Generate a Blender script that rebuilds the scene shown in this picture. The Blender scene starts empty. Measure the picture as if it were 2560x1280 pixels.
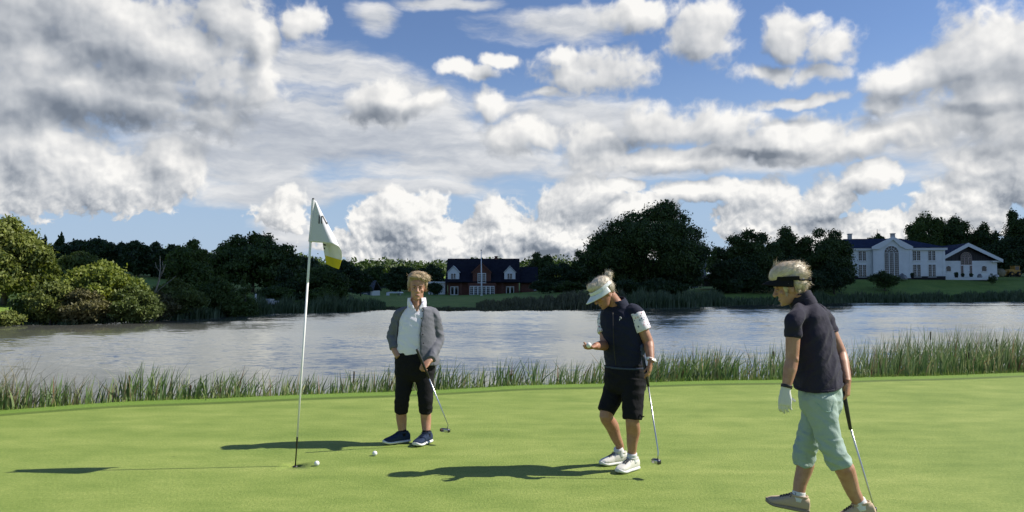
import bpy, bmesh, math, random
import numpy as np
from mathutils import Vector, Matrix, Quaternion, noise as mnoise
from mathutils.bvhtree import BVHTree

sc = bpy.context.scene
COL = sc.collection

# ------------------------------------------------------------------ camera
F_PX, CX, CY, HORIZON = 1849.0, 1280.0, 640.0, 712.0
EYE = 1.5
PITCH = math.atan((HORIZON - CY) / F_PX)
cam_d = bpy.data.cameras.new('camera')
cam_d.sensor_width = 36.0
cam_d.lens = 36.0 * F_PX / 2560.0
cam_d.clip_start, cam_d.clip_end = 0.1, 20000.0
cam = bpy.data.objects.new('camera', cam_d)
COL.objects.link(cam)
cam.location = (0, 0, EYE)
cam.rotation_euler = (math.radians(90) + PITCH, 0, 0)
sc.camera = cam


def ray(px, py):
    """direction of a photograph pixel, scaled so that y = 1"""
    a, b = (px - CX) / F_PX, (CY - py) / F_PX
    d = Vector((a, math.cos(PITCH) - b * math.sin(PITCH), math.sin(PITCH) + b * math.cos(PITCH)))
    return d / d.y


def at(px, py, Y):
    """the point that is Y metres ahead on that pixel's ray"""
    return Vector((0, 0, EYE)) + ray(px, py) * Y


def azel(px, py):
    d = ray(px, py).normalized()
    return 10 * math.atan2(d.x, d.y), 10 * math.asin(d.z)


# ------------------------------------------------------------------ light
SUN_EL, SUN_AZ = math.radians(43.0), math.radians(85.0)     # azimuth clockwise from +Y
sun_dir = Vector((math.sin(SUN_AZ) * math.cos(SUN_EL), math.cos(SUN_AZ) * math.cos(SUN_EL), math.sin(SUN_EL)))
sun_d = bpy.data.lights.new('sun', 'SUN')
sun_d.energy, sun_d.angle, sun_d.color = 5.0, math.radians(0.5), (1.0, 0.94, 0.84)
sun = bpy.data.objects.new('sun', sun_d)
COL.objects.link(sun)
sun.rotation_euler = (-sun_dir).to_track_quat('-Z', 'Y').to_euler()
sc.view_settings.view_transform = 'Standard'
sc.view_settings.look = 'None'
sc.view_settings.exposure = 0.42
sc.view_settings.gamma = 1.0
sc.cycles.max_bounces = 6
sc.cycles.transparent_max_bounces = 12
sc.cycles.use_denoising = True
sc.cycles.caustics_reflective = False
sc.cycles.caustics_refractive = False
sc.cycles.sample_clamp_indirect = 4.0


# ------------------------------------------------------------------ node shorthand
class NT:
    def __init__(self, tree):
        self.t = tree

    def n(self, typ, **kw):
        nd = self.t.nodes.new(typ)
        for k, v in kw.items():
            setattr(nd, k, v)
        return nd

    def put(self, sock, v):
        if isinstance(v, bpy.types.NodeSocket):
            self.t.links.new(v, sock)
        elif v is not None:
            sock.default_value = v

    def m(self, op, a, b=None, c=None, clamp=False):
        nd = self.n('ShaderNodeMath', operation=op, use_clamp=clamp)
        for i, v in enumerate((a, b, c)):
            if v is not None:
                self.put(nd.inputs[i], v)
        return nd.outputs[0]

    def v(self, op, a, b=None, c=None, scale=None):
        nd = self.n('ShaderNodeVectorMath', operation=op)
        for i, x in enumerate((a, b, c)):
            if x is not None:
                self.put(nd.inputs[i], x)
        if scale is not None:
            self.put(nd.inputs['Scale'], scale)
        return nd.outputs['Value'] if op in ('LENGTH', 'DOT_PRODUCT', 'DISTANCE') else nd.outputs[0]

    def noise(self, vec, scale, detail=2.0, rough=0.5, dist=0.0, lac=2.0, color=False, dim='3D'):
        nd = self.n('ShaderNodeTexNoise', noise_dimensions=dim)
        self.put(nd.inputs['Vector'], vec)
        for k, v in (('Scale', scale), ('Detail', detail), ('Roughness', rough), ('Distortion', dist), ('Lacunarity', lac)):
            self.put(nd.inputs[k], v)
        return nd.outputs['Color'] if color else nd.outputs['Fac']

    def ss(self, x, lo, hi, to0=0.0, to1=1.0, kind='SMOOTHSTEP'):
        nd = self.n('ShaderNodeMapRange', interpolation_type=kind)
        for i, v in enumerate((x, lo, hi, to0, to1)):
            self.put(nd.inputs[i], v)
        return nd.outputs[0]

    def mix(self, f, a, b, blend='MIX'):
        nd = self.n('ShaderNodeMix', data_type='RGBA', blend_type=blend)
        self.put(nd.inputs[0], f)
        for i, v in ((6, a), (7, b)):
            if not isinstance(v, bpy.types.NodeSocket) and len(v) == 3:
                v = (*v, 1.0)
            self.put(nd.inputs[i], v)
        return nd.outputs[2]

    def ramp(self, f, stops):
        nd = self.n('ShaderNodeValToRGB')
        cr = nd.color_ramp
        while len(cr.elements) < len(stops):
            cr.elements.new(0.5)
        for e, (p, c) in zip(cr.elements, stops):
            e.position, e.color = p, (*c, 1.0)
        self.put(nd.inputs[0], f)
        return nd.outputs[0]


# ------------------------------------------------------------------ sky
world = bpy.data.worlds.new('World')
sc.world = world
world.use_nodes = True
world.cycles.sampling_method = 'MANUAL'
world.cycles.sample_map_resolution = 512
wt = world.node_tree
wt.nodes.clear()
W = NT(wt)


def px_blob(px, py, rx, ry, w=1.0):
    a, e = azel(px, py)
    s = 10.0 / F_PX
    return (a, e, rx * s, ry * s, w)


# cumulus masses: centre, half size (photograph pixels) turned into azimuth and elevation
HEAPS = [px_blob(*b) for b in [
    # great grey cloud upper left
    (150, 60, 380, 150), (430, 110, 200, 190), (250, 240, 380, 90), (560, 200, 150, 90), (650, 130, 42, 100),
    (60, 250, 260, 90), (560, 30, 110, 110),
    # white heap below it
    (60, 400, 270, 120), (290, 440, 180, 85), (400, 400, 90, 60),
    # banks along the horizon
    (985, 540, 130, 65), (1000, 610, 190, 75), (1130, 620, 160, 60), (905, 560, 60, 60), (700, 520, 60, 55),
    (1420, 510, 150, 75), (1380, 600, 300, 95), (1560, 540, 130, 50), (1230, 530, 60, 45), (1560, 470, 60, 20),
    (1930, 500, 85, 60), (2060, 500, 75, 70), (1870, 570, 100, 50), (2080, 590, 150, 60), (1760, 480, 110, 30),
    (2400, 510, 105, 75), (2330, 560, 110, 50), (2230, 590, 60, 25), (2190, 440, 65, 40),
    # single fair-weather clouds
    (1470, 180, 150, 68), (1400, 140, 60, 35), (1770, 90, 90, 75), (1975, 100, 80, 70), (2085, 130, 65, 50), (1930, 185, 95, 30), (2040, 185, 90, 30),
    (1245, 250, 52, 42), (750, 50, 68, 48), (1180, 175, 110, 20), (1260, 148, 50, 18), (1360, 235, 70, 20), (1590, 30, 130, 40),
    # long bank
    (1500, 350, 170, 62), (1740, 320, 210, 62), (1980, 345, 260, 62), (2180, 350, 190, 50), (1330, 340, 120, 60), (2270, 330, 90, 40), (1700, 395, 330, 40),
    # right hand mass
    (2560, 120, 170, 100), (2400, 150, 170, 50), (2500, 260, 200, 100), (2280, 190, 120, 40), (2570, 380, 180, 60), (2560, 440, 80, 60),
    (2220, 260, 60, 45), (2000, 250, 110, 16),
    (960, 260, 130, 50), (1060, 250, 50, 30),
]]
# streaky grey sheet behind them
SHEETS = [px_blob(*b) for b in [
    (880, 330, 420, 120), (640, 350, 330, 90), (1150, 400, 330, 60), (820, 170, 190, 55), (560, 420, 220, 50),
    (1000, 260, 200, 80), (700, 480, 190, 40), (1560, 430, 290, 26), (1420, 60, 180, 40), (720, 570, 60, 70),
    (940, 50, 50, 40), (1100, 10, 120, 15), (1820, 400, 400, 30), (1000, 470, 260, 22), (2450, 330, 240, 100), (1450, 300, 240, 50),
]]
# where the undersides are deep grey, and where they are very bright
DARKS = [px_blob(*b) for b in [
    (250, 290, 330, 60, 1.0), (330, 320, 190, 26, .8), (280, 170, 160, 50, .75), (2520, 375, 150, 30, .40), (1880, 385, 230, 18, .6),
    (60, 60, 180, 60, .35), (480, 250, 200, 40, .4), (960, 280, 110, 30, .4), (1330, 620, 200, 40, .5), (1000, 615, 110, 40, .4), (2050, 560, 110, 30, .5),
    (2460, 262, 120, 22, .35), (1540, 360, 120, 28, .45), (1900, 160, 45, 40, .4), (2450, 560, 60, 25, .35),
    (750, 350, 420, 100, .25),
]]


def blob_field(T, sx, sy, lst):
    """1 - distance to the nearest ellipse, three ellipses per vector node"""
    acc = None
    for i in range(0, len(lst), 3):
        tri = (lst[i:i + 3] + [lst[-1]] * 3)[:3]
        qx = T.v('MULTIPLY_ADD', sx, tuple(1 / b[2] for b in tri), tuple(-b[0] / b[2] for b in tri))
        qy = T.v('MULTIPLY_ADD', sy, tuple(1 / b[3] for b in tri), tuple(-b[1] / b[3] for b in tri))
        r = T.v('MULTIPLY_ADD', qx, qx, T.v('MULTIPLY', qy, qy))
        acc = r if acc is None else T.v('MINIMUM', acc, r)
    sp = T.n('ShaderNodeSeparateXYZ')
    T.put(sp.inputs[0], acc)
    r = T.m('MINIMUM', T.m('MINIMUM', sp.outputs[0], sp.outputs[1]), sp.outputs[2])
    return T.m('SUBTRACT', 1.0, T.m('SQRT', r))


def split(T, p):
    sp = T.n('ShaderNodeSeparateXYZ')
    T.put(sp.inputs[0], p)
    return sp.outputs[0], sp.outputs[1]


tc = W.n('ShaderNodeTexCoord')
sep = W.n('ShaderNodeSeparateXYZ')
W.put(sep.inputs[0], W.v('NORMALIZE', tc.outputs['Generated']))
az = W.m('MULTIPLY', W.m('ARCTAN2', sep.outputs[0], sep.outputs[1]), 10.0)
el = W.m('MULTIPLY', W.m('ARCSINE', sep.outputs[2]), 10.0)
cmb = W.n('ShaderNodeCombineXYZ')
W.put(cmb.inputs[0], az)
W.put(cmb.inputs[1], el)
P = cmb.outputs[0]

sky = W.n('ShaderNodeTexSky', sky_type='NISHITA')
sky.sun_disc = False
sky.sun_elevation, sky.sun_rotation = SUN_EL, SUN_AZ
sky.air_density, sky.dust_density, sky.ozone_density = 1.0, 0.0, 4.0
SKY_STRENGTH = 0.13

# cumulus: shape field, fractal edge, light from the upper right
warp = W.noise(P, 1.0, 4.0, 0.55, color=True, dim='2D')
Q = W.v('ADD', P, W.v('MULTIPLY_ADD', warp, (0.50, 0.36, 0.0), (-0.25, -0.18, 0.0)))
qx, qy = split(W, Q)
near = W.ss(el, 0.3, 2.2)                      # 0 low over the horizon, 1 overhead
s0 = W.m('MAXIMUM', blob_field(W, qx, qy, HEAPS), -0.8)
D2 = (0.15, 0.21)
s2 = W.m('MAXIMUM', blob_field(W, W.m('ADD', qx, D2[0]), W.m('ADD', qy, D2[1]), HEAPS), -0.8)


def puff(p, detail):
    a = W.noise(p, 1.35, detail, 0.53, dim='2D')
    return W.m('MULTIPLY_ADD', a, 2.3, -1.13)


PN = W.v('ADD', P, W.v('MULTIPLY_ADD', warp, (0.16, 0.12, 0.0), (-0.08, -0.06, 0.0)))
n_hi = puff(PN, 10.0)
nb = lambda p: W.m('ADD', W.m('MULTIPLY', near, W.noise(p, 3.0, 4.0, 0.5, dim='2D')), W.m('MULTIPLY', W.m('SUBTRACT', 1.0, near), W.noise(p, 5.6, 4.0, 0.5, dim='2D')))
n_b = nb(PN)
bil = W.m('MULTIPLY_ADD', W.m('ABSOLUTE', W.m('MULTIPLY_ADD', n_b, 2.0, -1.0)), -0.95, 0.16)
dh = W.m('ADD', W.m('MULTIPLY_ADD', W.m('MINIMUM', s0, 0.78), 1.5, n_hi), bil)
soft = W.m('MULTIPLY_ADD', near, 0.78, 0.12)
ah = W.ss(W.m('MULTIPLY_ADD', near, 0.14, W.m('ADD', dh, 0.04)), 0.0, soft)
n_lo, n_lo1, n_lo2 = puff(PN, 3.6), puff(W.v('ADD', PN, (0.06, 0.09, 0)), 3.6), puff(W.v('ADD', PN, (*D2, 0)), 3.0)
n_b1 = nb(W.v('ADD', PN, (0.03, 0.05, 0)))
bil1 = W.m('MULTIPLY_ADD', W.m('ABSOLUTE', W.m('MULTIPLY_ADD', n_b1, 2.0, -1.0)), -0.95, 0.16)
rel = W.m('SUBTRACT', n_lo, n_lo1)
rel_b = W.m('SUBTRACT', bil, bil1)
big = W.m('ADD', W.m('MULTIPLY', W.m('SUBTRACT', s0, s2), 1.25), W.m('SUBTRACT', n_lo, n_lo2))
dw = W.v('ADD', P, W.v('MULTIPLY_ADD', warp, (0.7, 0.4, 0), (-0.35, -0.2, 0)))
dx_, dy_ = split(W, dw)
dark = W.ss(blob_field(W, dx_, dy_, DARKS), -0.1, 0.75)
crisp = W.m('MULTIPLY_ADD', near, -0.34, 0.50)
lit = W.m('MULTIPLY_ADD', rel, crisp, W.m('MULTIPLY_ADD', big, 0.38, W.m('MULTIPLY_ADD', near, -0.10, 0.72)))
lit = W.m('MULTIPLY_ADD', rel_b, W.m('MULTIPLY_ADD', near, -0.58, 0.78), lit)
lit = W.m('SUBTRACT', lit, W.m('MULTIPLY', W.ss(dh, 0.25, 1.5), 0.06))
lit = W.m('SUBTRACT', lit, W.m('MULTIPLY', dark, 0.33), clamp=True)
heap_col = W.ramp(lit, [(0.0, (0.20, 0.235, 0.29)), (0.22, (0.35, 0.385, 0.44)), (0.5, (0.60, 0.625, 0.66)), (0.72, (0.82, 0.825, 0.83)), (1.0, (1.12, 1.10, 1.06))])

# streaky sheet
Q3 = W.v('ADD', P, W.v('MULTIPLY_ADD', warp, (0.5, 0.25, 0.0), (-0.25, -0.125, 0.0)))
tx, ty = split(W, Q3)
ss0 = W.m('MINIMUM', W.m('MAXIMUM', blob_field(W, tx, ty, SHEETS), -0.7), 0.55)
st = lambda p, d: W.noise(W.v('MULTIPLY', p, (0.55, 2.0, 1.0)), 1.3, d, 0.56, dim='2D')
sn, sn1 = st(Q3, 8.0), st(W.v('ADD', Q3, (0.06, 0.13, 0)), 5.0)
ds = W.m('ADD', ss0, W.m('MULTIPLY_ADD', sn, 1.7, -0.66))
as_ = W.m('MULTIPLY', W.ss(ds, -0.15, 0.70), 0.94)
slit = W.m('MULTIPLY_ADD', W.m('SUBTRACT', sn, sn1), 1.5, 0.66)
slit = W.m('SUBTRACT', slit, W.m('MULTIPLY', dark, 0.25), clamp=True)
sheet_col = W.ramp(slit, [(0.0, (0.42, 0.46, 0.54)), (0.5, (0.64, 0.67, 0.72)), (1.0, (0.95, 0.95, 0.95))])

blue = W.v('MULTIPLY', sky.outputs[0], (0.95 * SKY_STRENGTH, 0.93 * SKY_STRENGTH, 1.02 * SKY_STRENGTH))
blue = W.mix(W.ss(el, 0.2, 3.2, 0.85, 0.0), blue, (0.44, 0.59, 0.80))
c = W.mix(as_, blue, sheet_col)
c = W.mix(W.m('MULTIPLY', ah, 0.97), c, heap_col)
c = W.mix(W.ss(el, -0.25, -0.05, 1.0, 0.0), c, (0.10, 0.12, 0.08))
bg = W.n('ShaderNodeBackground')
W.put(bg.inputs[0], c)
bg.inputs[1].default_value = 0.66
wo = W.n('ShaderNodeOutputWorld')
wt.links.new(bg.outputs[0], wo.inputs[0])

# ------------------------------------------------------------------ helpers
def tag(o, label=None, cat=None, group=None, kind=None):
    for k, v in (('label', label), ('category', cat), ('group', group), ('kind', kind)):
        if v:
            o[k] = v
    return o


def empty(name, loc, rz=0.0):
    o = bpy.data.objects.new(name, None)
    COL.objects.link(o)
    o.location = loc
    o.rotation_euler.z = rz
    o.empty_display_size = 0.2
    return o


def link_mesh(name, me, mats, parent=None):
    for m in (mats if isinstance(mats, (list, tuple)) else [mats]):
        me.materials.append(m)
    o = bpy.data.objects.new(name, me)
    COL.objects.link(o)
    if parent is not None:
        o.parent = parent
    return o


class MB:
    """collects shapes into one mesh"""

    def __init__(self):
        self.v, self.f, self.mi, self.cur = [], [], [], 0

    def add(self, vs, fs):
        n = len(self.v)
        self.v += [tuple(x) for x in vs]
        self.f += [tuple(i + n for i in f) for f in fs]
        self.mi += [self.cur] * len(fs)

    def box(self, x0, x1, y0, y1, z0, z1):
        self.add([(x0, y0, z0), (x1, y0, z0), (x1, y1, z0), (x0, y1, z0), (x0, y0, z1), (x1, y0, z1), (x1, y1, z1), (x0, y1, z1)],
                 [(0, 3, 2, 1), (4, 5, 6, 7), (0, 1, 5, 4), (1, 2, 6, 5), (2, 3, 7, 6), (3, 0, 4, 7)])
        return self

    def prism(self, pts, y0, y1):
        """an outline in x and z, pulled from y0 to y1"""
        n = len(pts)
        self.add([(x, y0, z) for x, z in pts] + [(x, y1, z) for x, z in pts],
                 [tuple(range(n)), tuple(range(2 * n - 1, n - 1, -1))] + [(i, i + n, (i + 1) % n + n, (i + 1) % n) for i in range(n)])
        return self

    def slab(self, a, b, c, d, t):
        """a quad a b c d with thickness t along its normal"""
        a, b, c, d = map(Vector, (a, b, c, d))
        nn = (b - a).cross(d - a).normalized() * t
        self.add([a, b, c, d, a + nn, b + nn, c + nn, d + nn],
                 [(0, 3, 2, 1), (4, 5, 6, 7), (0, 1, 5, 4), (1, 2, 6, 5), (2, 3, 7, 6), (3, 0, 4, 7)])
        return self

    def tube(self, pts, rad, n=8, cap=True):
        pts = [Vector(p) for p in pts]
        rad = rad if isinstance(rad, (list, tuple)) else [rad] * len(pts)
        vs, fs = [], []
        prev = None
        for i, p in enumerate(pts):
            t = (pts[min(i + 1, len(pts) - 1)] - pts[max(i - 1, 0)]).normalized()
            if prev is None:
                u = t.orthogonal().normalized()
            else:
                u = (prev - t * prev.dot(t)).normalized()
            prev = u
            w = t.cross(u)
            for k in range(n):
                a = 2 * math.pi * k / n
                vs.append(p + (u * math.cos(a) + w * math.sin(a)) * rad[i])
        for i in range(len(pts) - 1):
            for k in range(n):
                fs.append((i * n + k, i * n + (k + 1) % n, (i + 1) * n + (k + 1) % n, (i + 1) * n + k))
        if cap:
            fs.append(tuple(range(n - 1, -1, -1)))
            m = (len(pts) - 1) * n
            fs.append(tuple(range(m, m + n)))
        self.add(vs, fs)
        return self

    def lathe(self, prof, n=16, c=(0, 0, 0)):
        vs, fs = [], []
        for r, z in prof:
            for k in range(n):
                a = 2 * math.pi * k / n
                vs.append((c[0] + r * math.cos(a), c[1] + r * math.sin(a), c[2] + z))
        for i in range(len(prof) - 1):
            for k in range(n):
                fs.append((i * n + k, i * n + (k + 1) % n, (i + 1) * n + (k + 1) % n, (i + 1) * n + k))
        fs.append(tuple(range(n - 1, -1, -1)))
        m = (len(prof) - 1) * n
        fs.append(tuple(range(m, m + n)))
        self.add(vs, fs)
        return self

    def ball(self, c, r, nu=16, nv=10, sc_=(1, 1, 1)):
        prof = []
        vs, fs = [], []
        for i in range(nv + 1):
            th = math.pi * i / nv
            for k in range(nu):
                a = 2 * math.pi * k / nu
                vs.append((c[0] + r * sc_[0] * math.sin(th) * math.cos(a), c[1] + r * sc_[1] * math.sin(th) * math.sin(a), c[2] - r * sc_[2] * math.cos(th)))
        for i in range(nv):
            for k in range(nu):
                fs.append((i * nu + k, i * nu + (k + 1) % nu, (i + 1) * nu + (k + 1) % nu, (i + 1) * nu + k))
        self.add(vs, fs)
        return self

    def build(self, name, mats, parent=None, smooth=False, merge=False):
        me = bpy.data.meshes.new(name)
        me.from_pydata(self.v, [], self.f)
        for p, i in zip(me.polygons, self.mi):
            p.material_index = i
            p.use_smooth = smooth
        if merge:
            bm = bmesh.new()
            bm.from_mesh(me)
            bmesh.ops.remove_doubles(bm, verts=bm.verts, dist=1e-5)
            bmesh.ops.recalc_face_normals(bm, faces=bm.faces)
            bm.to_mesh(me)
            bm.free()
        me.update()
        return link_mesh(name, me, mats, parent)


# ------------------------------------------------------------------ materials
def material(name, build=None, base=(0.5, 0.5, 0.5), rough=0.6, **kw):
    m = bpy.data.materials.new(name)
    m.use_nodes = True
    T = NT(m.node_tree)
    b = m.node_tree.nodes['Principled BSDF']
    b.inputs['Base Color'].default_value = (*base, 1)
    b.inputs['Roughness'].default_value = rough
    for k, v in kw.items():
        b.inputs[k.replace('_', ' ')].default_value = v
    if build:
        build(T, b)
    return m


def obj_co(T):
    return T.n('ShaderNodeTexCoord').outputs['Object']


def bump(T, b, h, strength=0.3, dist=0.01):
    nd = T.n('ShaderNodeBump')
    nd.inputs['Strength'].default_value = strength
    nd.inputs['Distance'].default_value = dist
    T.put(nd.inputs['Height'], h)
    T.put(b.inputs['Normal'], nd.outputs[0])


def mottled(c0, c1, scale, detail=4.0, stretch=(1, 1, 1), bstr=0.0, bdist=0.01, bscale=None, lo=0.35, hi=0.65):
    def f(T, b):
        p = T.v('MULTIPLY', obj_co(T), stretch)
        n = T.noise(p, scale, detail, 0.55)
        T.put(b.inputs['Base Color'], T.mix(T.ss(n, lo, hi), c0, c1))
        if bstr:
            bump(T, b, T.noise(p, bscale or scale * 3, 3.0, 0.6), bstr, bdist)
    return f


# ------------------------------------------------------------------ ground of the green
EDGE = []
for px, py in ((0, 1028), (320, 1006), (640, 992), (1000, 978), (1280, 966), (1640, 957), (2000, 948), (2560, 934)):
    Y = F_PX * EYE / (py - HORIZON)
    EDGE.append((at(px, py, Y).x, Y))
EDGE = [(-160, EDGE[0][1] - 22)] + [(-20, EDGE[0][1] - 4.6)] + EDGE + [(24, EDGE[-1][1] + 2.2), (160, EDGE[-1][1] + 14)]


def edge_y(x):
    return float(np.interp(x, [e[0] for e in EDGE], [e[1] for e in EDGE])) + 0.05 * math.sin(x * 0.9) + 0.03 * math.sin(x * 2.3 + 1)


WATER_Z = -1.15
HOLE = at(738, 1160, F_PX * EYE / (1160 - HORIZON))
HOLE.z = 0.0
hs = HOLE.y - edge_y(HOLE.x)
xs = sorted(set([-160, -110, -70, -45, -32, -24] + list(np.round(np.arange(-20, 24.01, 0.25), 3)) + [28, 36, 50, 75, 110, 160]))
xs = [x for x in xs if abs(x - HOLE.x) > 0.16] + [HOLE.x - 0.15, HOLE.x + 0.15]
xs.sort()
ss_ = [-40, -28, -20, -14, -9.5, -8, -7, -6, -5, -4, -3, -2.2, -1.6, -1.1, -0.75, -0.5, -0.38, -0.34, -0.3, -0.2, -0.1, 0.0, 0.06, 0.14, 0.3, 0.55, 0.9, 1.4, 2.2, 3.5, 6.0, 12.0]
ss_ = [s for s in ss_ if abs(s - hs) > 0.16] + [hs - 0.15, hs + 0.15]
ss_.sort()
SZ = ([-100, -0.37, -0.335, 0.0, 0.06, 0.14, 0.3, 0.55, 0.9, 1.4, 2.2, 3.5, 6.0, 12.0], [0, 0, 0.018, 0.018, 0.0, -0.05, -0.16, -0.42, -0.75, -1.1, -1.35, -1.6, -1.9, -2.6])
gv, gf, sval = [], [], []
for s in ss_:
    for x in xs:
        y = edge_y(x) + s
        z = float(np.interp(s, *SZ))
        gv.append((x, y, z))
        sval.append(s)
nx = len(xs)
for j in range(len(ss_) - 1):
    for i in range(nx - 1):
        q = (j * nx + i, j * nx + i + 1, (j + 1) * nx + i + 1, (j + 1) * nx + i)
        if abs(xs[i] - (HOLE.x - 0.15)) < 1e-6 and abs(ss_[j] - (hs - 0.15)) < 1e-6:
            per = []
            for a, b in zip(q, q[1:] + q[:1]):
                for k in range(8):
                    per.append(Vector(gv[a]).lerp(Vector(gv[b]), k / 8))
            n0 = len(gv)
            for p in per:
                gv.append(tuple(p))
                sval.append(hs)
            for p in per:
                d = (p - HOLE).normalized() * 0.054
                gv.append((HOLE.x + d.x, HOLE.y + d.y, 0.0))
                sval.append(hs)
            for p in per:
                d = (p - HOLE).normalized() * 0.054
                gv.append((HOLE.x + d.x, HOLE.y + d.y, -0.025))
                sval.append(hs)
            m = len(per)
            for r in (0, 1):
                for k in range(m):
                    gf.append((n0 + r * m + k, n0 + r * m + (k + 1) % m, n0 + (r + 1) * m + (k + 1) % m, n0 + (r + 1) * m + k))
            continue
        gf.append(q)
me = bpy.data.meshes.new('putting_green')
me.from_pydata(gv, [], gf)
at_ = me.attributes.new('edge_distance', 'FLOAT', 'POINT')
at_.data.foreach_set('value', sval)
me.polygons.foreach_set('use_smooth', [True] * len(me.polygons))


def green_mat(T, b):
    p = obj_co(T)
    s = T.n('ShaderNodeAttribute', attribute_name='edge_distance').outputs['Fac']
    big = T.noise(p, 0.55, 3.0, 0.55)
    mid = T.noise(T.v('MULTIPLY', p, (0.55, 1.0, 1.0)), 3.2, 5.0, 0.62)
    streak = T.noise(T.v('MULTIPLY', p, (0.10, 1.0, 1.0)), 2.6, 4.0, 0.6)
    fine = T.noise(T.v('MULTIPLY', p, (1.0, 0.6, 1.0)), 55.0, 4.0, 0.7)
    grain = T.noise(p, 210.0, 2.0, 0.6)
    f = T.m('MULTIPLY_ADD', big, 0.42, T.m('MULTIPLY_ADD', mid, 0.72, T.m('MULTIPLY_ADD', fine, 0.95, T.m('MULTIPLY_ADD', streak, 0.45, -0.765))))
    col = T.ramp(f, [(0.14, (0.112, 0.180, 0.031)), (0.37, (0.192, 0.264, 0.054)), (0.58, (0.266, 0.333, 0.079)), (0.90, (0.410, 0.445, 0.135))])
    col = T.mix(T.ss(grain, 0.30, 0.70), T.mix(0.42, col, (0.07, 0.13, 0.015)), col)
    # little pitch marks and dead leaves
    vor = T.n('ShaderNodeTexVoronoi', feature='F1')
    T.put(vor.inputs['Vector'], p)
    vor.inputs['Scale'].default_value = 1.15
    mark = T.ss(T.m('ADD', vor.outputs['Distance'], T.m('MULTIPLY', fine, 0.03)), 0.030, 0.042, 1.0, 0.0)
    col = T.mix(T.m('MULTIPLY', mark, 0.5), col, (0.06, 0.09, 0.02))
    # the longer collar and the bank
    collar = T.ss(s, -0.36, -0.32)
    rough_ = T.mix(T.ss(fine, 0.3, 0.7), (0.085, 0.165, 0.022), (0.20, 0.30, 0.05))
    col = T.mix(collar, col, rough_)
    lip = T.m('MULTIPLY', T.ss(s, -0.46, -0.385), T.ss(s, -0.36, -0.30, 1.0, 0.0))  # shadowed edge of the collar, painted into the colour as a dark line
    col = T.mix(T.m('MULTIPLY', lip, 0.75), col, (0.055, 0.095, 0.018))
    bank = T.ss(s, 0.12, 0.7)
    col = T.mix(bank, col, (0.035, 0.032, 0.016))
    T.put(b.inputs['Base Color'], col)
    b.inputs['Roughness'].default_value = 0.75
    b.inputs['Specular IOR Level'].default_value = 0.25
    bump(T, b, T.m('MULTIPLY_ADD', fine, 1.0, T.m('MULTIPLY', grain, 0.6)), 0.55, 0.012)


tag(link_mesh('putting_green', me, material('short_grass', green_mat)), kind='structure')

# ------------------------------------------------------------------ lake
def water_mat(T, b):
    p = obj_co(T)
    sp = T.n('ShaderNodeSeparateXYZ')
    T.put(sp.inputs[0], p)
    gust = T.noise(T.v('MULTIPLY', p, (0.035, 0.10, 1.0)), 1.0, 3.0, 0.6)
    far = T.ss(sp.outputs[1], 14.0, 26.0)
    amp = T.m('MULTIPLY', T.ss(gust, 0.30, 0.66, 0.55, 1.0), T.m('MULTIPLY_ADD', far, 0.72, 0.28))
    w1 = T.noise(T.v('MULTIPLY', p, (0.7, 1.5, 1.0)), 1.7, 3.0, 0.6, dist=0.5, color=True)
    w2 = T.noise(T.v('MULTIPLY', p, (0.6, 1.6, 1.0)), 6.5, 2.0, 0.6, dist=0.3, color=True)
    w = T.v('ADD', T.v('MULTIPLY_ADD', w1, (0.42, 0.62, 0.0), (-0.21, -0.31, 0.0)), T.v('MULTIPLY_ADD', w2, (0.30, 0.42, 0.0), (-0.15, -0.21, 0.0)))
    w = T.v('SCALE', w, scale=T.m('MULTIPLY', amp, 0.44))
    geo = T.n('ShaderNodeNewGeometry')
    # of the wavelets seen at a grazing angle, those that lean to the eye fill most of the view
    lean = T.v('SCALE', T.v('MULTIPLY', geo.outputs['Incoming'], (1.0, 1.0, 0.0)), scale=T.m('MULTIPLY', amp, 0.115))
    nrm = T.v('NORMALIZE', T.v('ADD', T.v('ADD', w, lean), (0.0, 0.0, 1.0)))
    deep = T.n('ShaderNodeBsdfDiffuse')
    deep.inputs[0].default_value = (0.13, 0.132, 0.120, 1)
    gl = T.n('ShaderNodeBsdfGlossy')
    gl.inputs[0].default_value = (0.95, 0.955, 0.89, 1)
    gl.inputs['Roughness'].default_value = 0.10
    T.put(gl.inputs['Normal'], nrm)
    fr = T.n('ShaderNodeFresnel')
    fr.inputs[0].default_value = 1.42
    mx = T.n('ShaderNodeMixShader')
    T.put(mx.inputs[0], fr.outputs[0])
    T.t.links.new(deep.outputs[0], mx.inputs[1])
    T.t.links.new(gl.outputs[0], mx.inputs[2])
    out = [x for x in T.t.nodes if x.type == 'OUTPUT_MATERIAL'][0]
    T.t.links.new(mx.outputs[0], out.inputs[0])


wb = MB()
wb.add([(-400, 4, WATER_Z), (400, 4, WATER_Z), (400, 160, WATER_Z), (-400, 160, WATER_Z)], [(0, 1, 2, 3)])
wb.add([(-400, 4, WATER_Z), (-160, 4, WATER_Z), (-160, -60, WATER_Z), (-400, -60, WATER_Z)], [(0, 3, 2, 1)])
tag(wb.build('lake_water', material('lake_water', water_mat)), kind='structure')

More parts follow.
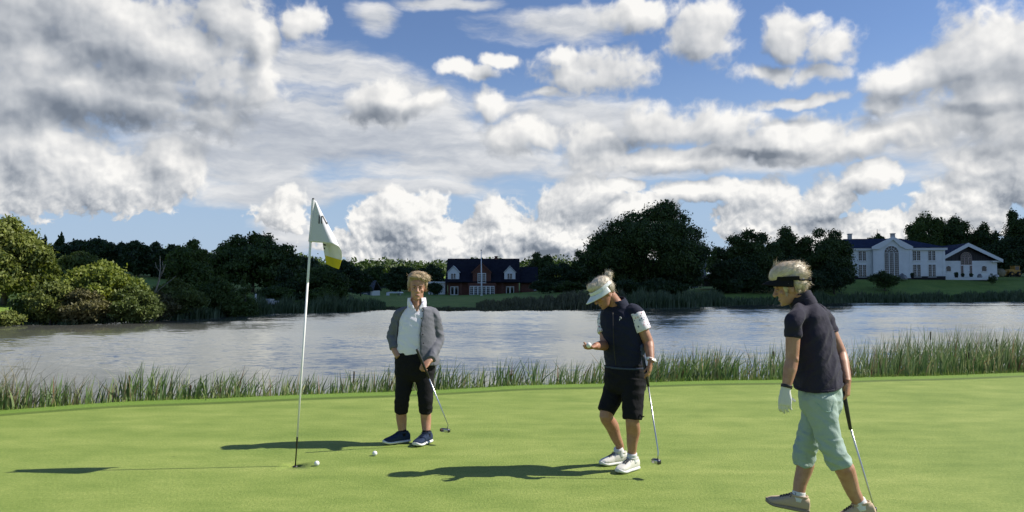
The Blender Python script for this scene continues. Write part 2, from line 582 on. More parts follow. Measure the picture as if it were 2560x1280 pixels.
# ------------------------------------------------------------------ far shore: one sheet from the lake bed to the horizon
T_PX = [-1500, -500, 0, 250, 450, 650, 950, 1200, 1550, 1750, 2100, 2560, 3200, 4200]
T_SH = [34, 42, 47.5, 52, 57, 67, 78, 76, 84, 92, 109, 117, 128, 140]
T_Z = {          # height at the shore + 0, 3, 9, 20 m, then at fixed distances
    0: [-1.3] * 14,
    3: [-.5, -.5, -.5, -.6, -.7, -.8, -.8, -.85, -.8, -.8, -.7, -.5, -.5, -.5],
    9: [.6, .6, .6, .4, .1, -.3, -.75, -.7, -.4, -.4, .3, .6, .6, .6],
    20: [2., 2., 1.8, 1.4, .8, .3, -.7, -.6, -.1, .1, 2.3, 2.4, 2.4, 2.4],
}
T_D = {
    150: [7, 7, 6, 6, 5, 3, -.6, -.6, .8, 2, 3.0, 3.0, 3.5, 4],
    200: [9, 9, 8, 8, 8, 5, 1, 1.5, 3, 4, 4, 4.5, 5, 6],
    350: [12, 12, 12, 12, 11, 9, 6, 6, 6, 7, 7, 8, 8, 8],
    620: [16, 16, 16, 15, 13, 11, 9, 9, 9, 9, 9, 9, 9, 9],
    1200: [10] * 14, 3000: [8] * 14, 12000: [4] * 14,
}


def shore(px):
    return float(np.interp(px, T_PX, T_SH)) + 0.8 * math.sin(px * 0.021) + 0.5 * math.sin(px * 0.053 + 2)


def terrain_z(px, Y):
    sh = shore(px)
    ys = [sh - 30, sh - 3, sh, sh + 3, sh + 9, sh + 20]
    zs = [-3.0, -1.6, -1.22] + [float(np.interp(px, T_PX, T_Z[k])) for k in (3, 9, 20)]
    for d in sorted(T_D):
        if d > sh + 24:
            ys.append(d)
            zs.append(float(np.interp(px, T_PX, T_D[d])))
    return float(np.interp(Y, ys, zs))


def ground_at(px, Y):
    x = ray(px, HORIZON).x * Y
    return Vector((x, Y, terrain_z(px, Y)))


cols = np.arange(-1500, 4201, 50)
rows = [-30, -12, -3, 0, 1.5, 3, 5, 7, 9, 12, 15, 20, 26, 34, 44, 58, 75, 100, 140, 200, 300, 500, 900, 2000, 5000, 11000]
tv, tf = [], []
for r in rows:
    for px in cols:
        Y = shore(px) + r
        z = terrain_z(px, Y) + (0.12 * mnoise.noise(Vector((px * 0.02, Y * 0.15, 0))) if 0 < r < 150 else 0)
        tv.append((ray(px, HORIZON).x * Y, Y, z))
n = len(cols)
for j in range(len(rows) - 1):
    for i in range(n - 1):
        tf.append((j * n + i, j * n + i + 1, (j + 1) * n + i + 1, (j + 1) * n + i))
me = bpy.data.meshes.new('terrain')
me.from_pydata(tv, [], tf)
me.polygons.foreach_set('use_smooth', [True] * len(me.polygons))


def terrain_mat(T, b):
    p = obj_co(T)
    n = T.noise(p, 0.35, 5.0, 0.65)
    f = T.noise(p, 3.0, 4.0, 0.7)
    col = T.ramp(T.m('MULTIPLY_ADD', f, 0.5, T.m('MULTIPLY_ADD', n, 0.8, -0.15)), [(0.25, (0.085, 0.155, 0.018)), (0.5, (0.145, 0.230, 0.028)), (0.8, (0.225, 0.290, 0.050))])
    sp = T.n('ShaderNodeSeparateXYZ')
    T.put(sp.inputs[0], p)
    mud = T.ss(T.m('MULTIPLY_ADD', n, 0.5, sp.outputs[2]), -0.85, -0.55, 1.0, 0.0)
    T.put(b.inputs['Base Color'], T.mix(mud, col, (0.045, 0.038, 0.022)))
    b.inputs['Roughness'].default_value = 0.9
    bump(T, b, f, 0.8, 0.25)


tag(link_mesh('terrain', me, material('meadow', terrain_mat)), kind='structure')

# ------------------------------------------------------------------ unseen cloud mesh, added and shaped to shade the far shore
H_CL = 260.0
off = sun_dir / sun_dir.z * (H_CL + 1)
clb = MB()
rng = random.Random(5)
for (x, y, r) in [(22, 104, 56), (80, 130, 60), (60, 205, 95), (-20, 190, 80), (-52, 140, 42), (4, 84, 32), (-10, 78, 22), (122, 180, 75), (140, 120, 55), (175, 190, 80),
                  (-75, 200, 50), (-100, 260, 60), (-22, 74, 8), (-30, 92, 24), (40, 74, 20), (70, 84, 22), (110, 88, 20)]:
    clb.ball((x + off.x, y + off.y, H_CL + 0.25 * r), r, 28, 16, (1, 1, 0.45))
    for k in range(14):
        a = rng.uniform(0, 6.28)
        q = r * rng.uniform(0.12, 0.26)
        clb.ball((x + off.x + math.cos(a) * r * 0.95, y + off.y + math.sin(a) * r * 0.95, H_CL + 0.25 * r), q, 12, 8, (1, 1, 0.6))
cl = clb.build('added_shade_cloud', material('shade_cloud_white', base=(0.85, 0.86, 0.88), rough=1.0), smooth=True)
tag(cl, 'unseen white cloud added off to the right to shade the far shore', 'cloud', kind='stuff')

# ------------------------------------------------------------------ trees and shrubs
def leaf_mat(name, dark, light, trans=0.25, scale=0.5):
    def f(T, b):
        p = obj_co(T)
        n = T.noise(p, scale, 3.0, 0.6)
        r = T.n('ShaderNodeAttribute', attribute_name='leaf').outputs['Fac']
        T.put(b.inputs['Base Color'], T.mix(T.ss(T.m('MULTIPLY_ADD', n, 0.8, T.m('MULTIPLY', r, 0.28)), 0.30, 0.80), dark, light))
        b.inputs['Roughness'].default_value = 0.55
        b.inputs['Specular IOR Level'].default_value = 0.3
        tr = T.n('ShaderNodeBsdfTranslucent')
        tr.inputs[0].default_value = (light[0] * 1.2, light[1] * 1.3, light[2] * 0.6, 1)
        mx = T.n('ShaderNodeMixShader')
        mx.inputs[0].default_value = trans
        out = [x for x in T.t.nodes if x.type == 'OUTPUT_MATERIAL'][0]
        T.t.links.new(b.outputs[0], mx.inputs[1])
        T.t.links.new(tr.outputs[0], mx.inputs[2])
        T.t.links.new(mx.outputs[0], out.inputs[0])
    return material(name, f)


LEAF = {
    'dark': leaf_mat('leaf_dark', (0.020, 0.042, 0.010), (0.085, 0.130, 0.030), 0.12),
    'pine': leaf_mat('leaf_pine', (0.013, 0.031, 0.010), (0.046, 0.080, 0.024), 0.08),
    'mid': leaf_mat('leaf_mid', (0.034, 0.066, 0.015), (0.105, 0.150, 0.034), 0.22),
    'olive': leaf_mat('leaf_olive', (0.062, 0.090, 0.022), (0.150, 0.185, 0.048), 0.22),
    'willow': leaf_mat('leaf_willow', (0.082, 0.112, 0.026), (0.225, 0.250, 0.062), 0.28),
    'yellow': leaf_mat('leaf_yellow', (0.100, 0.140, 0.024), (0.255, 0.285, 0.055), 0.32),
    'brown': leaf_mat('leaf_brown', (0.070, 0.070, 0.028), (0.165, 0.150, 0.062), 0.20),
}
BARK = material('bark', mottled((0.045, 0.036, 0.026), (0.12, 0.10, 0.075), 3.0, 4.0, (1, 1, 0.25), 0.6, 0.05))
PALE_BARK = material('pale_bark', mottled((0.13, 0.115, 0.095), (0.27, 0.25, 0.21), 4.0, 4.0, (1, 1, 0.25), 0.4, 0.03))


def leaf_mesh(pts, nrm, size, rnd, name, droop=0.0, aspect=1.0):
    """one folded leaf spray (two triangles) per point"""
    n = len(pts)
    a = rnd.normal(size=(n, 3))
    a[:, 2] *= 0.6
    nn = nrm * 0.55 + a * 0.75
    nn /= np.linalg.norm(nn, axis=1)[:, None] + 1e-9
    t = np.cross(nn, rnd.normal(size=(n, 3)))
    if droop:
        t = t * (1 - droop) + np.array([0, 0, -1.0]) * droop * 1.2
        t -= nn * np.sum(t * nn, axis=1)[:, None]
    t /= np.linalg.norm(t, axis=1)[:, None] + 1e-9
    bt = np.cross(nn, t)
    s = (size * rnd.uniform(0.55, 1.35, n))[:, None]
    v = np.empty((n, 4, 3))
    v[:, 0] = pts - t * s * aspect
    v[:, 1] = pts + bt * s * 0.55 - nn * s * 0.15
    v[:, 2] = pts + t * s * aspect * rnd.uniform(0.7, 1.1, (n, 1))
    v[:, 3] = pts - bt * s * 0.55 - nn * s * 0.15
    me = bpy.data.meshes.new(name)
    me.vertices.add(n * 4)
    me.vertices.foreach_set('co', v.reshape(-1))
    me.loops.add(n * 4)
    me.loops.foreach_set('vertex_index', np.arange(n * 4, dtype=np.int32))
    me.polygons.add(n)
    me.polygons.foreach_set('loop_start', np.arange(0, n * 4, 4, dtype=np.int32))
    me.polygons.foreach_set('loop_total', np.full(n, 4, dtype=np.int32))
    at_ = me.attributes.new('leaf', 'FLOAT', 'POINT')
    at_.data.foreach_set('value', np.repeat(rnd.random(n), 4))
    me.update(calc_edges=True)
    return me


def lumps_for(kind, w, h, d, rnd, base=0.0):
    """sub-crowns: centre and radii in the tree's own metres"""
    L = []
    hh = h - base
    if kind == 'cone':
        k = 11
        for i in range(k):
            f = i / (k - 1)
            r = (1 - f) ** 0.85 * w * 0.5 + 0.05 * w
            for j in range(max(1, int(5 * (1 - f)))):
                a = rnd.uniform(0, 6.28)
                L.append(((math.cos(a) * r * 0.55, math.sin(a) * r * 0.55, base + f * hh * 0.94), (r * 0.6, r * 0.6, hh * 0.085)))
    else:
        n = {'round': 26, 'spread': 36, 'bush': 18, 'willow': 28, 'sparse': 26}[kind]
        L.append(((0, 0, base + hh * 0.45), (w * 0.33, d * 0.33, hh * 0.36)))
        for i in range(n):
            u = rnd.uniform(-0.2, 1.0) if kind == 'bush' else -1 + 2 * ((i + rnd.random()) / n) ** 0.85
            a = rnd.uniform(0, 6.28)
            rr = math.sqrt(max(0.0, 1 - abs(u) ** (2.6 if u < 0 else 2.0))) ** (0.8 if kind != 'spread' else 0.6)
            if u < 0 and kind != 'sparse':
                rr = max(rr, 0.62)
            q = rnd.uniform(0.62, 0.84)
            cz = base + hh * (0.46 + 0.42 * u * (q + 0.12))
            s = rnd.uniform(0.10, 0.21) * (0.8 if kind == 'sparse' else 1.0)
            L.append(((math.cos(a) * rr * w * 0.5 * q, math.sin(a) * rr * d * 0.5 * q, cz), (w * s, d * s, min(hh, w) * s * 0.72)))
        L.append(((rnd.uniform(-.1, .1) * w, 0, base + hh * 0.88), (w * .13, d * .13, hh * .11)))
    return L


def grow(name, label, cat, px, Y, top, wpx, kind, leaf, n, size, seed, group=None, base_frac=0.12, base_py=None, dfrac=0.8, droop=0.0, bark=None, trunk=True, crown_name='crown', gap=0.15, peaks=None):
    """a tree whose foot stands Y metres off under that pixel column and whose top reaches that pixel row"""
    rnd = np.random.default_rng(seed)
    g = ground_at(px, Y)
    if base_py is not None:
        g.z = min(g.z, at(px, base_py, Y).z)
    h = at(px, top, Y).z - g.z
    w = wpx / F_PX * Y
    d = w * dfrac
    root = empty(name, g, rnd.uniform(-0.3, 0.3))
    tag(root, label, cat, group)
    L = lumps_for(kind, w, h * (0.86 if peaks else 1.0), d, rnd, h * base_frac)
    for (fx, fz, fr) in (peaks or ()):
        L.append(((fx * w, rnd.uniform(-.1, .1) * d, fz * h), (fr * w, fr * w, fr * w * 0.8)))
    wts = np.array([(a[0] * a[1] * a[2]) ** (2 / 3) for _, a in L])
    n, size = int(n * 3.0), size * 0.55
    cnt = np.maximum(3, (n * wts / wts.sum()).astype(int))
    P_, N_ = [], []
    for (c, r), k in zip(L, cnt):
        u = rnd.normal(size=(k, 3))
        u /= np.linalg.norm(u, axis=1)[:, None]
        rad = rnd.uniform(0.25, 1.0, (k, 1)) ** 0.45
        rad *= 1 + 0.22 * rnd.normal(size=(k, 1)) * (rad > 0.8)
        P_.append(np.array(c) + u * rad * np.array(r))
        N_.append(u)
    P_, N_ = np.concatenate(P_), np.concatenate(N_)
    # holes where the sky shows through
    cl = np.sin(P_[:, 0] * 7.1 / w * 2 + seed) + np.sin(P_[:, 1] * 6.3 / d * 2 + 2 * seed) + np.sin(P_[:, 2] * 9.7 / h * 2 + 3 * seed)
    keep = (cl > -1.6 + gap * 2) | (rnd.random(len(P_)) < 0.35)
    P_, N_ = P_[keep], N_[keep]
    P_[:, 2] = np.maximum(P_[:, 2], 0.05)
    N_[:, 2] = N_[:, 2] * 0.7 + 0.3
    link_mesh(crown_name, leaf_mesh(P_, N_, size, rnd, crown_name, droop), LEAF[leaf], root)
    if trunk:
        mb = MB()
        tr = max(0.05, 0.028 * h)
        bend = rnd.uniform(-0.04, 0.04) * h
        th = base_frac * h + 0.45 * h * (1 - base_frac)
        mb.tube([(0, 0, -0.3), (bend * 0.3, 0, th * 0.35), (bend, bend * 0.4, th * 0.7), (bend * 0.7, 0, th), (bend * 0.6, 0, th * 1.5)], [tr * 1.25, tr, tr * 0.8, tr * 0.6, tr * 0.15], 8)
        for (c, r) in L[1:1 + min(12, len(L))]:
            z0 = th * rnd.uniform(0.45, 0.95)
            c = Vector(c)
            mb.tube([(bend * 0.8, 0, z0), Vector((bend * 0.8, 0, z0)).lerp(c, 0.5) + Vector((0, 0, h * 0.03)), c], [tr * 0.45, tr * 0.28, tr * 0.08], 6)
        mb.build('trunk', bark or BARK, root, True)
    return root


T_ = 'tree'
# ---- sunlit growth on the left bank
grow('willow_tree', 'tall pale green willow at the left edge above the water', T_, 10, 54, 541, 205, 'willow', 'willow', 16000, 0.27, 11, base_frac=0.06, dfrac=0.8, droop=0.25)
grow('willow_tree', 'slim yellow-green young willow pressed against the tall willow', T_, 118, 55, 636, 75, 'willow', 'yellow', 4200, 0.22, 12, base_frac=0.05, droop=0.3)
grow('willow_tree', 'bright yellow-green dome-shaped willow lit by the sun on the left bank', T_, 262, 52.5, 650, 190, 'round', 'yellow', 9500, 0.24, 13, base_frac=0.06)
grow('shrub', 'low brownish olive willow shrub hanging over the water, left of the dead tree', 'shrub', 335, 51.5, 712, 120, 'bush', 'olive', 5000, 0.20, 14, base_frac=0.0, crown_name='foliage')
grow('shrub', 'wide grey-brown shrub at the water below the bright yellow-green willow', 'shrub', 205, 50.2, 722, 150, 'bush', 'brown', 6000, 0.19, 15, base_frac=0.0, crown_name='foliage')
grow('shrub', 'dull green shrub between the tall willow and the grey-brown shrub', 'shrub', 128, 50, 700, 120, 'bush', 'willow', 5200, 0.19, 16, base_frac=0.0, crown_name='foliage')
grow('shrub', 'small pale shrub at the foot of the tall willow by the water', 'shrub', 22, 47.8, 775, 95, 'bush', 'willow', 2600, 0.16, 17, base_frac=0.0, crown_name='foliage', trunk=False)
grow('shrub', 'dark green shrub in the shade at the foot of the tall willow', 'shrub', 70, 50, 730, 90, 'bush', 'mid', 3500, 0.2, 18, base_frac=0.0, crown_name='foliage')
grow('ash_tree', 'flat-topped grey-green tree with pale branches behind the yellow-green willow', T_, 195, 66, 628, 130, 'sparse', 'olive', 4500, 0.28, 19, base_frac=0.2, bark=PALE_BARK)
grow('shrub', 'round olive shrub right of the leaning dead tree by the water', 'shrub', 440, 58, 695, 135, 'bush', 'olive', 6500, 0.2, 20, base_frac=0.0, crown_name='foliage')
grow('shrub', 'low olive shrub hanging over the water below the tall ragged alder', 'shrub', 400, 56, 725, 100, 'bush', 'brown', 4000, 0.19, 21, base_frac=0.0, crown_name='foliage')
grow('alder_tree', 'tall ragged grey-green alder behind the dead tree', T_, 470, 68, 598, 115, 'round', 'mid', 8000, 0.26, 22, base_frac=0.08)
grow('shrub', 'rounded green shrub between the ragged alder and the small cypress', 'shrub', 545, 62, 690, 105, 'bush', 'mid', 5500, 0.2, 23, base_frac=0.0, crown_name='foliage')
grow('conifer_tree', 'small pointed pale green cypress at the end of the left shrubs', T_, 612, 64, 681, 66, 'cone', 'mid', 4200, 0.16, 24, base_frac=0.0)
grow('shrub', 'dark low shrub beside the small pointed cypress', 'shrub', 580, 62, 735, 75, 'bush', 'mid', 3000, 0.18, 25, base_frac=0.0, crown_name='foliage')

# ---- dark wood behind
for i, (px, Y, top, w, kd) in enumerate([(110, 105, 590, 90, 'cone'), (150, 100, 584, 80, 'cone'), (190, 108, 600, 110, 'round'), (245, 104, 594, 115, 'round'), (300, 106, 607, 105, 'round'),
                                         (345, 102, 602, 100, 'sparse'), (392, 104, 606, 90, 'sparse'), (60, 110, 600, 130, 'round'), (430, 100, 612, 90, 'round'), (500, 98, 622, 90, 'round')]):
    grow('wood_tree', ['pointed dark fir at the left end of the dark wood', 'ragged dark fir, second in from the left end of the dark wood', 'dark tree in the wood just right of the two firs', 'broad dark round crown standing proud of the wood line',
                       'dark tree in the wood right of the proud round crown', 'open flat-topped pine in the dark wood', 'open flat-topped pine nearest the ragged alder', 'dark tree of the wood half hidden by the tall willow',
                       'dark tree of the wood right behind the ragged alder', 'dark tree of the wood between the ragged alder and the great oak'][i], T_, px, Y, top, w, kd, 'pine', 4200, 0.42, 40 + i, 'trees of the dark wood on the left', base_frac=0.05)
grow('oak_tree', 'great dark round oak behind the left shrubs, left of the golf flag', T_, 632, 92, 587, 225, 'spread', 'dark', 16000, 0.36, 60, base_frac=0.08, gap=0.25, peaks=[(.0, .92, .09), (.14, .88, .10), (-.15, .86, .10), (-.33, .74, .11), (.34, .72, .10), (.46, .55, .08)])
grow('conifer_tree', 'dark drooping spruce in front of the great oak, left of the flagstick', T_, 712, 84, 655, 85, 'cone', 'pine', 5000, 0.26, 61, base_frac=0.0)
grow('beech_tree', 'dark broad beech right behind the flagstick', T_, 775, 98, 640, 130, 'round', 'pine', 7000, 0.36, 62, base_frac=0.06)
grow('beech_tree', 'dark beech behind and below the white and yellow flag', T_, 850, 105, 652, 110, 'round', 'pine', 5500, 0.38, 63, base_frac=0.06)
grow('shrub', 'large round dark shrub by the reeds, just right of the flagstick', 'shrub', 815, 86, 664, 120, 'round', 'dark', 7000, 0.26, 64, base_frac=0.0, crown_name='foliage')
grow('shrub', 'low dark green shrub at the foot of the large round one', 'shrub', 795, 83, 718, 95, 'bush', 'mid', 3800, 0.22, 65, base_frac=0.0, crown_name='foliage')
grow('shrub', 'low dark shrub beneath the drooping spruce by the reeds', 'shrub', 690, 80, 715, 100, 'bush', 'dark', 3800, 0.22, 66, base_frac=0.0, crown_name='foliage')
grow('maple_tree', 'dark tree standing in front of the grey-blue house', T_, 902, 118, 680, 62, 'round', 'pine', 3800, 0.32, 67, base_frac=0.1)
grow('maple_tree', 'dark tree standing right of the long slate roof behind the left golfer', T_, 1000, 165, 664, 90, 'round', 'pine', 4200, 0.45, 68, base_frac=0.05)
grow('maple_tree', 'dark tree left of the red brick house, above the hedge', T_, 1075, 170, 660, 90, 'round', 'pine', 4200, 0.45, 69, base_frac=0.05)
grow('maple_tree', 'dark tree rising over the long slate roof', T_, 945, 185, 664, 80, 'round', 'dark', 3800, 0.45, 70, base_frac=0.05)
grow('hedge', 'rounded dark hedge left of the red brick house', 'hedge', 1088, 146, 706, 46, 'bush', 'pine', 2600, 0.26, 71, base_frac=0.0, crown_name='foliage', trunk=False)

# ---- right of the brick house
grow('maple_tree', 'small round open-crowned tree right of the brick house', T_, 1350, 160, 630, 82, 'sparse', 'dark', 4200, 0.36, 80, base_frac=0.25)
grow('maple_tree', 'dark tree with a twig-like top left of the giant oak', T_, 1455, 140, 622, 85, 'sparse', 'dark', 4500, 0.36, 81, base_frac=0.1)
grow('maple_tree', 'low dark tree between the brick house and the giant oak', T_, 1400, 138, 655, 110, 'round', 'pine', 5200, 0.36, 82, base_frac=0.0)
grow('shrub', 'dark garden shrub at the right end of the brick house', 'shrub', 1362, 132, 700, 70, 'bush', 'pine', 2600, 0.28, 83, base_frac=0.0, crown_name='foliage', trunk=False)
grow('shrub', 'dark green shrub left of the bending golfer under the low dark tree', 'shrub', 1425, 122, 702, 85, 'bush', 'dark', 3200, 0.26, 84, base_frac=0.0, crown_name='foliage', trunk=False)
grow('oak_tree', 'giant black-green oak, the tallest tree, behind the bending golfer', T_, 1618, 112, 503, 290, 'spread', 'dark', 30000, 0.33, 85, base_frac=0.06, dfrac=0.8, gap=0.32, peaks=[(.17, .93, .085), (.13, .86, .12), (.25, .80, .11), (.03, .86, .09), (-.12, .80, .10), (-.25, .70, .11), (-.38, .60, .10), (.37, .62, .11), (.44, .45, .08), (-.46, .44, .08)])
grow('oak_tree', 'dark oak at the left shoulder of the giant oak', T_, 1530, 116, 575, 130, 'round', 'pine', 9000, 0.34, 86, base_frac=0.03)
grow('oak_tree', 'dark oak at the right foot of the giant oak', T_, 1700, 110, 590, 130, 'round', 'pine', 9000, 0.34, 87, base_frac=0.03)
grow('birch_tree', 'small pale tree far behind the gap right of the giant oak', T_, 1787, 190, 615, 48, 'round', 'mid', 1800, 0.5, 88, base_frac=0.05)
grow('lime_tree', 'dense dark lime tree left of the walking golfer', T_, 1868, 116, 575, 175, 'round', 'dark', 15000, 0.32, 89, base_frac=0.03, peaks=[(.04, .92, .10), (-.16, .82, .11), (.2, .86, .11), (.36, .7, .11), (-.36, .62, .10)])
grow('lime_tree', 'dark lime tree hidden low between the sheds and the walking golfer', T_, 1840, 112, 640, 130, 'round', 'pine', 6500, 0.32, 90, base_frac=0.0)
grow('lime_tree', 'open dark lime tree directly behind the walking golfer', T_, 1975, 122, 566, 120, 'sparse', 'dark', 8500, 0.32, 91, base_frac=0.08)
grow('lime_tree', 'broad dark lime tree against the left end of the white mansion', T_, 2065, 120, 570, 140, 'spread', 'dark', 12500, 0.32, 92, base_frac=0.08, gap=0.3, peaks=[(-.1, .92, .11), (.15, .88, .12), (-.32, .78, .12), (.36, .7, .11)])
grow('shrub', 'tall dark shrub below the lime tree beside the white mansion', 'shrub', 2085, 116, 655, 100, 'bush', 'pine', 6500, 0.26, 93, base_frac=0.0, crown_name='foliage')
grow('shrub', 'black-green shrub behind the shoulder of the walking golfer', 'shrub', 1975, 114, 640, 130, 'bush', 'pine', 6500, 0.28, 94, base_frac=0.0, crown_name='foliage')
grow('shrub', 'spiky dark shrub in front of the arched window of the white mansion', 'shrub', 2212, 121, 676, 76, 'bush', 'dark', 3800, 0.2, 95, base_frac=0.0, crown_name='foliage')

for i, (px, Y, top, w, lab) in enumerate([(1505, 106, 690, 90, 'black-green undergrowth at the left foot of the giant oak'), (1575, 104, 696, 100, 'black-green undergrowth behind the back of the bending golfer'), (1640, 104, 694, 100, 'black-green undergrowth under the middle of the giant oak'),
                                        (1685, 106, 700, 70, 'black-green undergrowth left of the tiny white hut'), (1830, 112, 690, 80, 'black-green undergrowth right of the low stone outbuilding'), (1900, 112, 685, 110, 'black-green undergrowth before the face of the walking golfer'), (2030, 114, 680, 90, 'black-green undergrowth right of the head of the walking golfer')]):
    grow('shrub', lab, 'shrub', px, Y, top, w, 'bush', 'pine', 2600, 0.28, 300 + i, base_frac=0.0, crown_name='foliage', trunk=False)

# ---- behind the mansion
grow('elm_tree', 'open-crowned tall elm behind the right end of the mansion roof', T_, 2322, 165, 527, 118, 'sparse', 'mid', 7500, 0.40, 100, base_frac=0.2)
grow('elm_tree', 'dense dark elm behind the white annexe', T_, 2392, 168, 538, 115, 'round', 'dark', 8500, 0.42, 101, base_frac=0.15)
grow('elm_tree', 'lower dark elm above the right slope of the annexe roof', T_, 2470, 166, 556, 95, 'round', 'dark', 6500, 0.42, 102, base_frac=0.1)
grow('elm_tree', 'open dark elm cut off by the right edge of the picture', T_, 2545, 160, 524, 95, 'sparse', 'dark', 7000, 0.40, 103, base_frac=0.15)
grow('elm_tree', 'dark tree behind the hay bale at the right', T_, 2520, 156, 590, 120, 'round', 'pine', 8000, 0.40, 104, base_frac=0.0)
grow('elm_tree', 'dark tree behind the annexe gable', T_, 2430, 172, 590, 120, 'round', 'pine', 7000, 0.42, 105, base_frac=0.0)
grow('elm_tree', 'far dark tree top showing over the left half of the mansion roof', T_, 2195, 190, 582, 50, 'sparse', 'dark', 1500, 0.42, 106, base_frac=0.5)
grow('elm_tree', 'dark tree at the far right behind the yellow loader', T_, 2610, 155, 560, 120, 'round', 'pine', 7000, 0.40, 107, base_frac=0.0)

# ---- leaning dead tree
g = ground_at(388, 55)
mb = MB()
q = lambda px, py: at(px, py, 55.0) - g
mb.tube([q(372, 752), q(390, 725), q(398, 700), q(401, 670), q(400, 640)], [0.07, 0.06, 0.055, 0.035, 0.015], 7)
for a in ([(372, 752), (400, 722), (428, 700), (440, 690)], [(398, 700), (409, 676), (406, 652)], [(400, 680), (391, 668), (388, 655)], [(399, 690), (412, 668), (413, 660)]):
    mb.tube([q(*x) for x in a], [0.035] + [0.022] * (len(a) - 2) + [0.008], 5)
mb.tube([(0, 0, -0.4), q(372, 752)], [0.09, 0.07], 7)
o = mb.build('dead_tree', PALE_BARK, None, True)
o.location = g
tag(o, 'bare pale dead tree leaning over the left bank', T_)

# ---- hill wood on the horizon, one mass
rnd = np.random.default_rng(77)
P_ = []
for px in np.arange(60, 1760, 7):
    for k in range(7):
        Y = rnd.uniform(330, 620)
        g = ground_at(px + rnd.uniform(-6, 6), Y)
        hh = rnd.uniform(3.5, 9.5) + 3.0 * mnoise.noise(Vector((px * 0.012, Y * 0.01, 3)))
        c = np.array(g) + np.array([0, 0, hh * 0.5])
        m = 46
        u = rnd.normal(size=(m, 3))
        u /= np.linalg.norm(u, axis=1)[:, None]
        P_.append(c + u * np.array([hh * 0.42, hh * 0.42, hh * 0.5]) * rnd.uniform(0.7, 1.05, (m, 1)))
P_ = np.concatenate(P_)
o = link_mesh('forest', leaf_mesh(P_, np.tile([0, 0, 1.0], (len(P_), 1)), 0.95, rnd, 'forest'), LEAF['dark'])
tag(o, 'distant wooded hill behind the brick house', 'forest', kind='stuff')


# ------------------------------------------------------------------ reeds
def blades(name, roots, heights, widths, lean, mats, rnd, bend=0.25, segs=4, yaw=None):
    """upright curved blades; a column of mats indices is drawn at random"""
    n = len(roots)
    a = rnd.uniform(0, 2 * np.pi, n) if yaw is None else yaw
    side = np.stack([np.cos(a), np.sin(a), np.zeros(n)], 1)
    dirv = np.stack([lean[:, 0], lean[:, 1], np.zeros(n)], 1)
    V = np.empty((n, segs + 1, 2, 3))
    for k in range(segs + 1):
        f = k / segs
        c = roots + np.array([0, 0, 1.0]) * (heights * f * (1 - 0.10 * f * f * np.linalg.norm(lean, axis=1)))[:, None] + dirv * (heights * f ** 2.2)[:, None]
        w = (widths * (1 - f ** 2.5) * 0.5 + 0.001)[:, None]
        V[:, k, 0] = c - side * w
        V[:, k, 1] = c + side * w
    idx = np.arange(n * (segs + 1) * 2).reshape(n, segs + 1, 2)
    F = np.stack([idx[:, :-1, 0], idx[:, :-1, 1], idx[:, 1:, 1], idx[:, 1:, 0]], -1).reshape(-1, 4)
    me = bpy.data.meshes.new(name)
    me.vertices.add(V.size // 3)
    me.vertices.foreach_set('co', V.reshape(-1))
    me.loops.add(F.size)
    me.loops.foreach_set('vertex_index', F.reshape(-1).astype(np.int32))
    me.polygons.add(len(F))
    me.polygons.foreach_set('loop_start', np.arange(0, F.size, 4, dtype=np.int32))
    me.polygons.foreach_set('loop_total', np.full(len(F), 4, dtype=np.int32))
    at_ = me.attributes.new('leaf', 'FLOAT', 'POINT')
    at_.data.foreach_set('value', np.repeat(rnd.random(n), (segs + 1) * 2))
    me.polygons.foreach_set('use_smooth', [True] * len(F))
    me.update(calc_edges=True)
    return me


def reed_mat(name, stops, trans=0.3):
    def f(T, b):
        r = T.n('ShaderNodeAttribute', attribute_name='leaf').outputs['Fac']
        col = T.ramp(r, stops)
        T.put(b.inputs['Base Color'], col)
        b.inputs['Roughness'].default_value = 0.5
        tr = T.n('ShaderNodeBsdfTranslucent')
        T.put(tr.inputs[0], col)
        mx = T.n('ShaderNodeMixShader')
        mx.inputs[0].default_value = trans
        out = [x for x in T.t.nodes if x.type == 'OUTPUT_MATERIAL'][0]
        T.t.links.new(b.outputs[0], mx.inputs[1])
        T.t.links.new(tr.outputs[0], mx.inputs[2])
        T.t.links.new(mx.outputs[0], out.inputs[0])
    return material(name, f)


